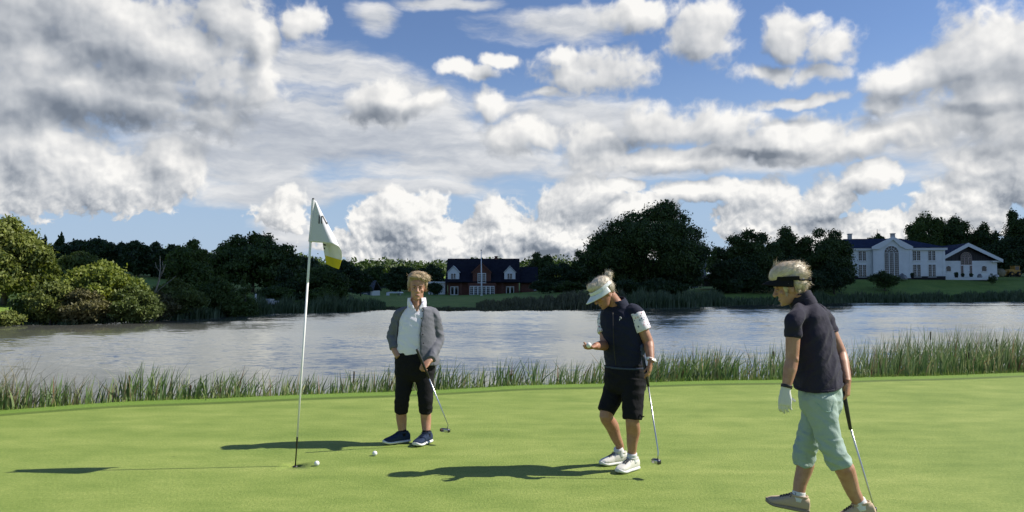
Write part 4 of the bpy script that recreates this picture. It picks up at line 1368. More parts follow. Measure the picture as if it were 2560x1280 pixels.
# ---- bits before the mansion
def boulder(label, px, py, Y, w, h, mat, seed):
    g = at(px, py, Y)
    bm = bmesh.new()
    bmesh.ops.create_icosphere(bm, subdivisions=3, radius=1.0)
    for v in bm.verts:
        n_ = mnoise.noise(v.co * 1.4 + Vector((seed, 0, 0)))
        v.co *= 1 + 0.28 * n_
        v.co = Vector((v.co.x * w * 0.5, v.co.y * w * 0.45, max(-0.3, v.co.z) * h * 0.75 + 0.1))
    me = bpy.data.meshes.new('boulder')
    bm.to_mesh(me)
    bm.free()
    o = link_mesh('boulder', me, mat)
    o.location = g
    tag(o, label, 'boulder')


ROCK = material('granite', mottled((0.13, 0.13, 0.135), (0.26, 0.26, 0.27), 1.5, 5.0, bstr=0.6, bdist=0.1))
PALE_ROCK = material('pale_granite', mottled((0.40, 0.39, 0.37), (0.55, 0.54, 0.52), 1.5, 5.0, bstr=0.6, bdist=0.1))
boulder('large grey boulder right of the spiky shrub before the mansion', 2256, 697, 131, 1.55, 1.05, ROCK, 1)
boulder('grey pointed boulder right of the annexe door', 2449, 693, 131, 0.75, 0.75, ROCK, 2)
boulder('pale low boulder at the right corner of the annexe', 2491, 692, 131, 0.85, 0.5, PALE_ROCK, 3)
boulder('small pale stone left of the corner boulder by the annexe', 2475, 692, 131, 0.45, 0.35, PALE_ROCK, 4)


def planter(label, px, py, Y, w, h, seed):
    root = empty('planter', at(px, py, Y))
    tag(root, label, 'planter')
    MB().lathe([(w * 0.36, 0), (w * 0.5, h * 0.45), (w * 0.46, h * 0.47), (w * 0.3, h * 0.4)], 14).build('pot', PLINTH, root, True)
    r_ = np.random.default_rng(seed)
    u = r_.normal(size=(260, 3))
    u /= np.linalg.norm(u, axis=1)[:, None]
    link_mesh('foliage', leaf_mesh(u * [w * .45, w * .45, h * .35] * r_.uniform(.5, 1, (260, 1)) + [0, 0, h * 0.68], u, 0.16, r_, 'foliage'), LEAF['pine'], root)


planter('dark planter against the mansion wall right of the grey boulder', 2281, 695, 132, 0.62, 0.9, 1)
planter('tall dark planter left of the annexe door', 2391, 694, 131, 0.66, 0.95, 2)
planter('dark planter close beside the left of the annexe door', 2407, 692.5, 132, 0.48, 0.6, 3)
planter('dark planter just right of the annexe door', 2428, 692.5, 132, 0.6, 0.6, 4)
grow('shrub', 'low dark shrub with pale leaves near the right corner of the annexe', 'shrub', 2482, 131, 682, 22, 'bush', 'dark', 500, 0.16, 130, base_frac=0.0, crown_name='foliage', trunk=False, base_py=692)

# hay bale and yellow loader
g = at(2498, 691.5, 137)
o = MB().tube([(0, -0.75, 0.72), (0, -0.70, 0.72), (0, 0.70, 0.72), (0, 0.75, 0.72)], [0.68, 0.72, 0.72, 0.68], 24).build('hay_bale', material('straw', mottled((0.15, 0.125, 0.07), (0.27, 0.23, 0.13), 4.0, 5.0, (1, 1, 1), 0.6, 0.05)), None, True)
o.location = g
o.rotation_euler.z = 0.2
tag(o, 'round straw bale at the right corner of the annexe', 'hay bale')

YEL = material('yellow_paint', base=(0.42, 0.22, 0.02), rough=0.45)
TYRE = material('tyre_rubber', base=(0.015, 0.015, 0.015), rough=0.9)
root = empty('loader', at(2530, 691, 138), 0.1)
tag(root, 'small yellow wheel loader parked under the trees at the far right', 'loader')
MB().box(-1.0, 1.25, -0.6, 0.6, 0.55, 1.15).prism([(-1.0, 1.154), (0.1, 1.154), (0.0, 1.35), (-0.95, 1.3)], -0.5, 0.5).build('body', YEL, root)
cb = MB().box(0.15, 1.15, -0.55, 0.55, 1.154, 1.2).box(0.15, 0.25, -0.55, 0.55, 1.2, 1.85).box(1.05, 1.15, -0.55, 0.55, 1.2, 1.85).box(0.1, 1.2, -0.6, 0.6, 1.854, 1.95).build('cab', YEL, root)
MB().box(0.26, 1.04, -0.53, 0.53, 1.21, 1.84).build('window', GLASS, cb)
MB().prism([(-1.1, 0.9), (-1.9, 0.35), (-1.95, 0.45), (-1.1, 1.05)], -0.35, 0.35).prism([(-1.75, 0.15), (-2.35, 0.15), (-2.3, 0.25), (-1.85, 0.3), (-1.8, 0.75), (-1.72, 0.75)], -0.7, 0.7).build('bucket_arm', YEL, root)
MB().tube([(-0.3, 0.2, 1.3), (-0.3, 0.2, 2.0)], 0.04, 6).build('exhaust', TYRE, root)
for x in (-0.65, 0.85):
    for y in (-0.72, 0.72):
        w_ = MB().tube([(x, y - 0.16, 0.45), (x, y - 0.13, 0.45), (x, y + 0.13, 0.45), (x, y + 0.16, 0.45)], [0.36, 0.45, 0.45, 0.36], 16).build('wheel', TYRE, root, True)
        MB().tube([(x, y - 0.17, 0.45), (x, y + 0.17, 0.45)], 0.2, 12).build('rim', YEL, w_)

# ------------------------------------------------------------------ figures
def remesh(mb, voxel, smooth=4, wrinkle=None, decim=None):
    """fuses the overlapping closed shapes of mb into one smooth surface"""
    me = bpy.data.meshes.new('fuse')
    me.from_pydata(mb.v, [], mb.f)
    bm = bmesh.new()
    bm.from_mesh(me)
    bmesh.ops.recalc_face_normals(bm, faces=bm.faces)
    bm.to_mesh(me)
    bm.free()
    ob = bpy.data.objects.new('fuse', me)
    COL.objects.link(ob)
    md = ob.modifiers.new('r', 'REMESH')
    md.mode, md.voxel_size, md.use_smooth_shade = 'VOXEL', voxel, True
    if smooth:
        sm = ob.modifiers.new('s', 'SMOOTH')
        sm.factor, sm.iterations = 0.5, smooth
    out = bpy.data.meshes.new_from_object(ob.evaluated_get(bpy.context.evaluated_depsgraph_get()))
    bpy.data.objects.remove(ob)
    bpy.data.meshes.remove(me)
    if wrinkle:
        n = len(out.vertices)
        co = np.empty(n * 3)
        no = np.empty(n * 3)
        out.vertices.foreach_get('co', co)
        out.vertices.foreach_get('normal', no)
        co, no = co.reshape(-1, 3), no.reshape(-1, 3)
        d = np.array([wrinkle(Vector(c)) for c in co])
        out.vertices.foreach_set('co', (co + no * d[:, None]).reshape(-1))
    out.polygons.foreach_set('use_smooth', [True] * len(out.polygons))
    out.update()
    return out


def folds(amp, scale, stretch=(1, 1, 1), seed=0.0, soft=0.5, skew=0.0):
    s = Vector(stretch) * scale

    def f(c):
        q = Vector((c.x * s.x + skew * c.z * s.x, c.y * s.y, c.z * s.z + seed))
        a = mnoise.noise(q)
        b = mnoise.noise(q * 2.1 + Vector((7, 3, 1)))
        return amp * ((1 - abs(a) * 2.4) * 0.6 + 0.5 * b)
    return f


class Shape(MB):
    def loft(self, secs, n=28, pw=2.3):
        """secs: centre, side vector (length = half width), front vector (length = half depth)"""
        vs, fs = [], []
        for c, u, v in secs:
            for k in range(n):
                a = 2 * math.pi * k / n
                ca, sa = math.cos(a), math.sin(a)
                x = math.copysign(abs(ca) ** (2 / pw), ca)
                y = math.copysign(abs(sa) ** (2 / pw), sa)
                vs.append(c + u * x + v * y)
        for i in range(len(secs) - 1):
            for k in range(n):
                fs.append((i * n + k, i * n + (k + 1) % n, (i + 1) * n + (k + 1) % n, (i + 1) * n + k))
        fs.append(tuple(range(n - 1, -1, -1)))
        m = (len(secs) - 1) * n
        fs.append(tuple(range(m, m + n)))
        self.add(vs, fs)
        return self

    def shell(self, secs, arcs, t, n=26, pw=2.3):
        """an open wrap round the sections between two angles, with thickness t"""
        vs, fs = [], []
        for (c, u, v), (a0, a1) in zip(secs, arcs):
            for k in range(n):
                a = math.radians(a0 + (a1 - a0) * k / (n - 1))
                ca, sa = math.cos(a), math.sin(a)
                d = u * math.copysign(abs(ca) ** (2 / pw), ca) + v * math.copysign(abs(sa) ** (2 / pw), sa)
                vs += [c + d, c + d + d.normalized() * t]
        m = len(secs)
        ix = lambda i, k, o: (i * n + k) * 2 + o
        for i in range(m - 1):
            for k in range(n - 1):
                fs.append((ix(i, k, 0), ix(i + 1, k, 0), ix(i + 1, k + 1, 0), ix(i, k + 1, 0)))
                fs.append((ix(i, k, 1), ix(i, k + 1, 1), ix(i + 1, k + 1, 1), ix(i + 1, k, 1)))
            for k in (0, n - 1):
                fs.append((ix(i, k, 0), ix(i, k, 1), ix(i + 1, k, 1), ix(i + 1, k, 0)))
        for i in (0, m - 1):
            for k in range(n - 1):
                fs.append((ix(i, k, 0), ix(i, k + 1, 0), ix(i, k + 1, 1), ix(i, k, 1)))
        self.add(vs, fs)
        return self

    def limb(self, pts, rad, n=18, sub=5, flat=None):
        """a smooth tapering limb through the joints"""
        pts = [Vector(p) for p in pts]
        P_, R_ = [], []
        m = len(pts)
        for i in range(m - 1):
            p0, p1, p2, p3 = pts[max(i - 1, 0)], pts[i], pts[i + 1], pts[min(i + 2, m - 1)]
            for k in range(sub):
                t = k / sub
                q = 0.5 * ((2 * p1) + (p2 - p0) * t + (2 * p0 - 5 * p1 + 4 * p2 - p3) * t * t + (3 * p1 - p0 - 3 * p2 + p3) * t ** 3)
                P_.append(p1.lerp(p2, t).lerp(q, 0.6))
                R_.append(rad[i] + (rad[i + 1] - rad[i]) * t)
        P_.append(pts[-1])
        R_.append(rad[-1])
        self.tube(P_, R_, n)
        return self

    def blob(self, c, ax, r):
        """an ellipsoid: centre, three axes, three radii"""
        nu, nv = 16, 10
        vs, fs = [], []
        c = Vector(c)
        for i in range(nv + 1):
            th = math.pi * i / nv
            for k in range(nu):
                a = 2 * math.pi * k / nu
                vs.append(c + ax[0] * (r[0] * math.sin(th) * math.cos(a)) + ax[1] * (r[1] * math.sin(th) * math.sin(a)) - ax[2] * (r[2] * math.cos(th)))
        for i in range(nv):
            for k in range(nu):
                fs.append((i * nu + k, i * nu + (k + 1) % nu, (i + 1) * nu + (k + 1) % nu, (i + 1) * nu + k))
        vs2, fs2, mp = [], [], {}
        for i, v in enumerate(vs):       # weld the poles
            r_ = i // nu
            key = 'a' if r_ == 0 else 'b' if r_ == nv else i
            if key not in mp:
                mp[key] = len(vs2)
                vs2.append(v)
        look = lambda i: mp['a' if i // nu == 0 else 'b' if i // nu == nv else i]
        for f in fs:
            g_ = []
            for i in f:
                j = look(i)
                if j not in g_:
                    g_.append(j)
            fs2.append(tuple(g_))
        self.add(vs2, fs2)
        return self


UP = Vector((0, 0, 1))


class Head:
    """skull axes: S to the figure's left, Fv to where the face looks, U to the crown; O is the middle of the head"""

    def __init__(self, O, F_, up, H=0.225):
        self.O, self.H = Vector(O), H
        self.F = Vector(F_).normalized()
        self.S = Vector(up).cross(self.F).normalized() * 1.0
        self.U = self.F.cross(self.S).normalized()
        self.k = H / 0.225

    def p(self, lv, s, f):
        return self.O + self.U * ((lv - 0.5) * self.H) + self.S * s * self.k + self.F * f * self.k

    def skull(self, sh):
        tab = [(0.0, .020, .066, -.030), (.03, .030, .078, -.012), (.09, .041, .084, 0.0), (.18, .050, .086, .030), (.28, .057, .085, .052), (.38, .062, .083, .070), (.5, .067, .081, .084),
               (.62, .071, .084, .093), (.74, .072, .083, .096), (.85, .062, .070, .084), (.93, .045, .050, .062), (.98, .024, .026, .034), (1.0, .008, .01, .012)]
        secs = []
        for lv, w, f, b in tab:
            c = self.p(lv, 0, (f - b) / 2)
            secs.append((c, self.S * w * self.k, self.F * (f + b) / 2 * self.k))
        sh.loft(secs, 24, 2.15)
        ax = (self.S, self.F, self.U)
        k = self.k
        sh.limb([self.p(.53, 0, .082), self.p(.44, 0, .092), self.p(.355, 0, .105), self.p(.325, 0, .096)], [.008 * k, .009 * k, .012 * k, .010 * k], 10, 3)
        for s in (-1, 1):
            sh.blob(self.p(.34, s * .011, .092), ax, (.008 * k, .010 * k, .007 * k))
            sh.blob(self.p(.56, s * .030, .077), ax, (.024 * k, .011 * k, .008 * k))
            sh.blob(self.p(.37, s * .038, .060), ax, (.019 * k, .016 * k, .020 * k))
            sh.blob(self.p(.43, s * .074, .000), ax, (.010 * k, .019 * k, .032 * k))
        sh.blob(self.p(.205, 0, .083), ax, (.022 * k, .008 * k, .006 * k))
        sh.blob(self.p(.165, 0, .082), ax, (.019 * k, .008 * k, .006 * k))
        sh.blob(self.p(.05, 0, .076), ax, (.018 * k, .013 * k, .013 * k))
        return self


SKIN = {}


def skin_f(c):
    def f(T, b):
        p = obj_co(T)
        n = T.noise(p, 28.0, 4.0, 0.6)
        n2 = T.noise(p, 6.0, 2.0, 0.5)
        T.put(b.inputs['Base Color'], T.mix(T.ss(T.m('MULTIPLY_ADD', n, 0.5, T.m('MULTIPLY', n2, 0.5)), 0.35, 0.65), c, (c[0] * 0.78, c[1] * 0.66, c[2] * 0.60)))
        b.inputs['Roughness'].default_value = 0.5
        b.inputs['Subsurface Weight'].default_value = 0.08
        b.inputs['Subsurface Radius'].default_value = (0.01, 0.004, 0.002)
        bump(T, b, n, 0.15, 0.002)
    return f


SKIN_A = material('skin', skin_f((0.47, 0.265, 0.175)))
SKIN_B = material('skin_tanned', skin_f((0.42, 0.225, 0.145)))


def cloth(name, c, weave=420.0, bs=0.25, var=0.25, rough=0.85, sheen=0.0, crease=0.75):
    def f(T, b):
        p = obj_co(T)
        n = T.noise(p, 9.0, 4.0, 0.6)
        w = T.noise(p, weave, 2.0, 0.7)
        d = tuple(x * (1 - var) for x in c)
        T.put(b.inputs['Base Color'], T.mix(T.m('MULTIPLY_ADD', n, 0.5, T.m('MULTIPLY', w, 0.5)), d, tuple(min(0.95, x * (1 + var)) for x in c)))
        b.inputs['Roughness'].default_value = rough
        b.inputs['Specular IOR Level'].default_value = 0.2
        b.inputs['Sheen Weight'].default_value = sheen
        cr = T.noise(p, 13.0, 3.0, 0.5, dist=1.2)
        cr = T.m('ABSOLUTE', T.m('MULTIPLY_ADD', cr, 2.0, -1.0))
        bump(T, b, T.m('MULTIPLY_ADD', T.m('POWER', cr, 0.6), -crease, T.m('MULTIPLY_ADD', n, 0.6, T.m('MULTIPLY', w, 0.25))), bs * 1.6, 0.008)
    return material(name, f)


BLACK_CLOTH = cloth('black_cloth', (0.010, 0.010, 0.012))
NAVY_CLOTH = cloth('navy_cloth', (0.014, 0.017, 0.036), sheen=0.05)
SHIRT_NAVY = cloth('dark_navy_jersey', (0.024, 0.022, 0.040), sheen=0.08)
GREY_KNIT = cloth('grey_knit', (0.140, 0.144, 0.166), 160.0, 0.3, 0.22, crease=0.5)
WHITE_COTTON = cloth('white_cotton', (0.84, 0.81, 0.90), var=0.05)
MINT = cloth('mint_cotton', (0.34, 0.43, 0.385), var=0.08)
GLOVE_M = cloth('white_leather', (0.66, 0.66, 0.62), var=0.08, crease=0.12)
SOCK_W = cloth('white_sock', (0.72, 0.72, 0.72), var=0.06, crease=0.12)
SHOE_NAVY = cloth('navy_mesh', (0.022, 0.036, 0.075), 200.0, 0.4, 0.3, crease=0.1)
SHOE_WHITE = cloth('white_shoe_leather', (0.70, 0.68, 0.62), var=0.06, crease=0.12)
SHOE_BEIGE = cloth('beige_suede', (0.52, 0.405, 0.28), var=0.12, crease=0.12)
SOLE_W = material('white_rubber', base=(0.72, 0.72, 0.70), rough=0.6)
SOLE_B = material('tan_rubber', base=(0.30, 0.24, 0.16), rough=0.7)
LACE_D = material('dark_lace', base=(0.06, 0.055, 0.05), rough=0.9)
DARK = material('dark_detail', base=(0.010, 0.009, 0.009), rough=0.5)
LIP = material('lip', base=(0.30, 0.105, 0.085), rough=0.45)
MOUTH = material('mouth_line', base=(0.07, 0.025, 0.02), rough=0.6)
EYE_W = material('eye_white', base=(0.42, 0.38, 0.34), rough=0.3)
STEEL = material('brushed_steel', base=(0.55, 0.56, 0.57), rough=0.28, Metallic=1.0)
DARK_STEEL = material('dark_steel', base=(0.10, 0.10, 0.11), rough=0.35, Metallic=1.0)
GRIP = material('rubber_grip', mottled((0.008, 0.008, 0.008), (0.02, 0.02, 0.02), 60.0, bstr=0.6, bdist=0.003))


def hair_f(c0, c1):
    def f(T, b):
        r = T.n('ShaderNodeAttribute', attribute_name='leaf').outputs['Fac']
        n = T.noise(obj_co(T), 30.0, 3.0, 0.6)
        T.put(b.inputs['Base Color'], T.mix(T.m('MULTIPLY_ADD', r, 0.6, T.m('MULTIPLY_ADD', n, 0.8, -0.25)), c0, c1))
        b.inputs['Roughness'].default_value = 0.42
        b.inputs['Specular IOR Level'].default_value = 0.5
    return f


def strands(roots, dirs, nrms, lengths, rnd, width=0.0022, lift=0.15, curl=0.5, segs=5):
    """ribbons that leave their roots along dirs and bend back to the head"""
    n = len(roots)
    V = np.empty((n, segs + 1, 2, 3))
    p = roots.copy()
    d = dirs + nrms * lift
    d /= np.linalg.norm(d, axis=1)[:, None]
    side = np.cross(d, nrms)
    side /= np.linalg.norm(side, axis=1)[:, None] + 1e-9
    for k in range(segs + 1):
        w = (width * (1 - 0.85 * k / segs) * rnd.uniform(0.7, 1.3, n))[:, None]
        V[:, k, 0] = p - side * w
        V[:, k, 1] = p + side * w
        p = p + d * (lengths / segs)[:, None]
        d = d - nrms * (curl * 2 / segs) + rnd.normal(0, 0.035, (n, 3))
        d /= np.linalg.norm(d, axis=1)[:, None]
    idx = np.arange(n * (segs + 1) * 2).reshape(n, segs + 1, 2)
    F = np.stack([idx[:, :-1, 0], idx[:, :-1, 1], idx[:, 1:, 1], idx[:, 1:, 0]], -1).reshape(-1, 4)
    return V.reshape(-1, 3), F, np.repeat(rnd.random(n), (segs + 1) * 2)


def hair_obj(name, hd, cap, flow, mat, parent, org, rnd, count=1500, length=(0.04, 0.075), lift=0.15, curl=0.5, tufts=(), region=None, width=0.0013):
    """a fused under-layer and a coat of strands that follow flow(point, normal)"""
    me = remesh(cap, 0.005, 3, folds(0.004, 26, seed=1.0))
    n = len(me.vertices)
    co = np.empty(n * 3)
    no = np.empty(n * 3)
    me.vertices.foreach_get('co', co)
    me.vertices.foreach_get('normal', no)
    co, no = co.reshape(-1, 3), no.reshape(-1, 3)
    ids = np.arange(n)
    if region is not None:
        ids = ids[[region(Vector(co[i])) for i in ids]]
    pick = rnd.choice(ids, count)
    roots = co[pick] + rnd.normal(0, 0.002, (count, 3)) - no[pick] * 0.003
    dirs = np.array([tuple(flow(Vector(co[i]), Vector(no[i]))) for i in pick]) + rnd.normal(0, 0.13, (count, 3))
    dirs /= np.linalg.norm(dirs, axis=1)[:, None]
    V, F, A = strands(roots, dirs, no[pick], rnd.uniform(*length, count), rnd, width, lift, curl)
    for (c, r, d, ln, m) in tufts:
        rr = np.array(c) + rnd.normal(0, r, (m, 3))
        dd = np.array(d) + rnd.normal(0, 0.22, (m, 3))
        dd /= np.linalg.norm(dd, axis=1)[:, None]
        nn = np.tile(np.array(hd.U), (m, 1)) + rnd.normal(0, 0.3, (m, 3))
        nn /= np.linalg.norm(nn, axis=1)[:, None]
        V2, F2, A2 = strands(rr, dd, nn, rnd.uniform(0.5, 1.1, m) * ln, rnd, width, 0.1, 0.35)
        F = np.concatenate([F, F2 + len(V)])
        V = np.concatenate([V, V2])
        A = np.concatenate([A, A2])
    polys = [tuple(p.vertices) for p in me.polygons]
    vv = np.concatenate([co, V])
    ff = polys + [tuple(int(x) + n for x in f) for f in F]
    out = bpy.data.meshes.new(name)
    out.from_pydata([tuple(v) for v in (vv - np.array(org))], [], ff)
    at_ = out.attributes.new('leaf', 'FLOAT', 'POINT')
    at_.data.foreach_set('value', np.concatenate([np.full(n, 0.3), A]))
    out.polygons.foreach_set('use_smooth', [True] * len(out.polygons))
    bpy.data.meshes.remove(me)
    return link_mesh(name, out, mat, parent)


def put(name, me, mat, parent, org):
    """moves mesh data from world coordinates to the person's own and links it"""
    me.transform(Matrix.Translation(-Vector(org)))
    me.name = name
    return link_mesh(name, me, mat, parent)


def put_mb(name, mb, mat, parent, org, smooth=True, merge=False):
    o = mb.build(name, mat, parent, smooth, merge)
    o.data.transform(Matrix.Translation(-Vector(org)))
    return o


def tilted(hd, deg):
    h = Head(hd.O, hd.F, hd.U, hd.H)
    a = math.radians(deg)
    h.F, h.U = hd.F * math.cos(a) + hd.U * math.sin(a), hd.U * math.cos(a) - hd.F * math.sin(a)
    return h


def face_parts(hd, par, org, brow_mat, eyes=True):
    ax = (hd.S, hd.F, hd.U)
    k = hd.k
    for s in (-1, 1):
        e = Shape().blob(hd.p(.485, s * .031, .0795), ax, (.0135 * k, .0055 * k, .0055 * k))
        eye = put_mb('eye', e, EYE_W, par, org)
        put_mb('pupil', Shape().blob(hd.p(.486, s * .031, .0835), ax, (.0062 * k, .003 * k, .0052 * k)), DARK, eye, org)
        put_mb('eyelid', Shape().limb([hd.p(.497, s * .017, .082), hd.p(.512, s * .031, .086), hd.p(.495, s * .046, .078)], [.0022, .003, .0022], 8, 4), LIP, eye, org)
        put_mb('eyebrow', Shape().limb([hd.p(.555, s * .014, .089), hd.p(.585, s * .032, .088), hd.p(.565, s * .052, .074)], [.003, .0035, .002], 8, 4), brow_mat, par, org)
    m = put_mb('mouth', Shape().limb([hd.p(.186, -.023, .080), hd.p(.180, -.01, .0885), hd.p(.180, .01, .0885), hd.p(.186, .023, .080)], [.0015, .0034, .0034, .0015], 8, 4), LIP, par, org)
    put_mb('lip_line', Shape().limb([hd.p(.190, -.023, .0815), hd.p(.187, 0, .0920), hd.p(.190, .023, .0815)], [.0012, .0024, .0012], 6, 4), MOUTH, m, org)


def shoe(par, org, ankle, fdir, length, mat, sole_mat, lace_mat, pitch=0.0, toe=None, ground=None, sock=None, width=0.047, shank=None):
    """upper with sole and laces; ankle is the joint, fdir points to the toe in plan"""
    f = Vector(fdir).normalized()
    s = f.cross(UP).normalized()
    u = UP.copy()
    if pitch:
        rot = Matrix.Rotation(pitch, 4, s)
        f, u = rot @ f, rot @ u
    # heel sits behind the ankle
    gz = -(ankle.z - 0.0) if ground is None else ground
    base = ankle - u * 0.092
    P_ = lambda a, b, h: base + f * a + s * b + u * h
    L = length
    secs = []
    tab = [(-.075, .012, .028, .040), (-.068, .030, .040, .078), (-.04, .036, .050, .092), (0.0, .038, .052, .098), (.035, .038, .050, .092), (.07, .041, .042, .076), (.105, .046, .034, .060),
           (.135, .047, .029, .050), (.16, .042, .025, .043), (.178, .030, .020, .034), (.187, .014, .013, .024)]
    sc_l = L / 0.262
    for a, w, h, top in tab:
        hh = top * 0.5
        secs.append((P_(a * sc_l, 0.004 * (a > .05), hh + 0.010), s * w * width / .047, u * hh * 0.98))
    up_ = Shape().loft(secs, 22, 2.6)
    o = put('shoe', remesh(up_, 0.004, 3), mat, par, org)
    so = Shape()
    secs = []
    for a, w, h, top in tab:
        x = a * sc_l * 1.02
        lift_t = 0.018 * max(0.0, (a - .12) / .067) ** 2
        secs.append((P_(x, 0.004 * (a > .05), 0.012 + lift_t), s * (w + .004) * width / .047, u * (0.014 if a > -.06 else .013)))
    so.loft(secs, 20, 3.0)
    put('sole', remesh(so, 0.004, 2), sole_mat, o, org)
    lc = Shape()
    for i in range(5):
        a = (.030 + .016 * i) * sc_l
        z = np.interp(a / sc_l, [t[0] for t in tab], [t[3] for t in tab]) + 0.009
        for sg in (-1, 1):
            lc.limb([P_(a, -.020 * sg, z - .006), P_(a + .006, 0, z + .004), P_(a + .014, .020 * sg, z - .008)], [.0024] * 3, 6, 3)
    for sg in (-1, 1):
        lc.limb([P_(.03, 0, .104), P_(.028, sg * .022, .122), P_(.02, sg * .036, .108), P_(.03, 0, .104)], [.0018] * 4, 6, 4)
        lc.limb([P_(.03, 0, .104), P_(.045, sg * .030, .098), P_(.05, sg * .042, .085)], [.0018] * 3, 6, 4)
    put_mb('laces', lc, lace_mat, o, org)
    tg = Shape().shell([(P_(-.005, 0, .088), s * .034, f * .048), (P_(-.003, 0, .104), s * .036, f * .050)], [(20, 340)] * 2, .008, 24)
    put('ankle_padding', remesh(tg, .0035, 2), mat, o, org)
    if sock is not None:
        d = UP if shank is None else (Vector(shank) - ankle).normalized()
        sk = Shape().limb([ankle - u * .03, ankle + d * 0.012, ankle + d * sock], [.042, .041, .040], 20, 4)
        put_mb('sock', sk, SOCK_W, par, org)


def fingers(sh, knuckles, dirs, curl, lens, ax_curl, r=0.0085):
    """each finger bends at two joints round ax_curl"""
    for p, d, c, l in zip(knuckles, dirs, curl, lens):
        d = Vector(d).normalized()
        pts = [Vector(p) - d * 0.02, Vector(p)]
        q = Vector(p)
        for j, f in enumerate((0.46, 0.31, 0.23)):
            d = Matrix.Rotation(c[j], 3, ax_curl) @ d
            q = q + d * l * f
            pts.append(q.copy())
        sh.limb(pts, [r, r, r * .95, r * .9, r * .72], 10, 3)


def hand(sh, wrist, along, palm_n, scale=1.0, curl=(0.5, 0.6, 0.4), side=1, thumb_dir=None, thumb_curl=0.4, wr=0.026, spread=0.0):
    """along: wrist to knuckles; palm_n: the way the palm looks; side: +1 puts the thumb on along x palm_n"""
    a = Vector(along).normalized()
    n = Vector(palm_n)
    n = (n - a * n.dot(a)).normalized()
    t = a.cross(n) * side
    w = Vector(wrist)
    k = scale
    sh.loft([(w - a * .02 * k, t * wr, n * wr * .72), (w + a * .015 * k, t * .029 * k, n * .019 * k), (w + a * .05 * k, t * .038 * k, n * .016 * k), (w + a * .082 * k, t * .039 * k, n * .013 * k), (w + a * .093 * k, t * .034 * k, n * .010 * k)], 18, 2.4)
    kn, ds = [], []
    for i, o in enumerate((.030, .0105, -.0095, -.029)):
        kn.append(w + a * (.086 - .004 * abs(i - 1)) * k + t * o * k)
        ds.append(a + t * spread * (1.5 - i) * .1)
    ax = a.cross(n).normalized()
    off = [0.0, 0.06, 0.12, 0.18]
    fingers(sh, kn, ds, [tuple(c + o * .5 for c in curl) for o in off], [.072 * k, .080 * k, .074 * k, .058 * k], ax, .0084 * k)
    td = (a * 0.75 + t * 0.75 + n * 0.35).normalized() if thumb_dir is None else Vector(thumb_dir).normalized()
    b0 = w + a * .022 * k + t * .024 * k + n * .004
    b1 = b0 + td * .038 * k
    td2 = (td + n * thumb_curl + a * 0.2).normalized()
    b2 = b1 + td2 * .032 * k
    td3 = (td2 + n * thumb_curl * .7 - t * thumb_curl * .5).normalized()
    sh.limb([w + a * .01 * k + t * .012 * k, b0, b1, b2, b2 + td3 * .024 * k], [.015 * k, .0145 * k, .011 * k, .0095 * k, .0075 * k], 10, 3)


def putter(label, top, grip_end, bottom, hosel, face_dir, blade, org, ggr=(0.0125, 0.0095), offset=True):
    """grip, shaft and head; blade = (length, depth, height)"""
    top, grip_end, bottom, hosel = map(Vector, (top, grip_end, bottom, hosel))
    root = empty('putter', org)
    tag(root, label, 'putter', 'putters the golfers hold')
    put_mb('grip', MB().tube([top, top.lerp(grip_end, .03), top.lerp(grip_end, .5), grip_end], [ggr[0] * .8, ggr[0], ggr[0], ggr[1]], 12), GRIP, root, org)
    pts = [grip_end - (grip_end - top).normalized() * .02, bottom]
    put_mb('shaft', MB().tube(pts + ([bottom.lerp(hosel, .15), hosel] if offset else [hosel]), [.0062, .0052] + ([.005, .005] if offset else [.005]), 10), STEEL, root, org)
    f = Vector(face_dir).normalized()
    s = f.cross(UP).normalized()
    l, d, h = blade
    hd = Shape()
    P_ = lambda a, b, c: hosel + s * a + f * b + UP * c
    hd.loft([(P_(-l * .25, 0, -h * .5), f * d * .5, UP * h * .5), (P_(-l * .2, 0, -h * .5), f * d * .55, UP * h * .55), (P_(l * .6, -d * .1, -h * .5), f * d * .6, UP * h * .55), (P_(l * .75, -d * .1, -h * .5), f * d * .5, UP * h * .45)], 16, 4.0)
    put_mb('club_head', hd, DARK_STEEL, root, org)
    put_mb('face_insert', Shape().loft([(P_(-l * .18, d * .56, -h * .5), f * .002, UP * h * .42), (P_(l * .6, d * .50, -h * .5), f * .002, UP * h * .42)], 12, 4.0), STEEL, root, org)
    return root

# ================================================================== left golfer: grey cardigan, facing the camera
Y1 = 7.06
K1 = Y1 / F_PX
A1 = lambda px, py, dy=0.0: at(px, py, Y1 + dy)
ORG = A1(1043, 1105)
ORG.z = 0
body = Shape()
hd = Head(A1(1043.5, 717, -0.02), (0.16, -1, -0.10), (0.03, -0.02, 1), 0.232)
hd.skull(body)
body.limb([A1(1042, 778, .02), A1(1042, 758, .0), hd.p(.25, 0, -.015)], [.068, .060, .058], 20)
SX, FY = Vector((1, 0, 0)), Vector((0, -1, 0))
body.loft([(A1(1041, 775, .03), SX * .10, FY * .07), (A1(1040, 800, .03), SX * .13, FY * .09), (A1(1038, 870, .03), SX * .14, FY * .10), (A1(1037, 920, .04), SX * .15, FY * .10)])
arm_r = [A1(1003, 790, .03), A1(981, 838, .06), A1(985, 872, -.02)]
arm_l = [A1(1080, 790, .03), A1(1097, 848, .04), A1(1075, 902, -.16)]
body.limb(arm_r + [A1(997, 893, -.06)], [.042, .036, .028, .03])
body.limb(arm_l, [.042, .036, .027])
leg_r = [A1(1014, 935, .02), A1(1005, 1000, -.01), A1(1003, 1030, .02), A1(1004, 1050, .03), A1(1006, 1080, .03)]
leg_l = [A1(1061, 935, .02), A1(1064, 1000, -.01), A1(1064, 1030, .02), A1(1065, 1050, .03), A1(1066, 1084, .0)]
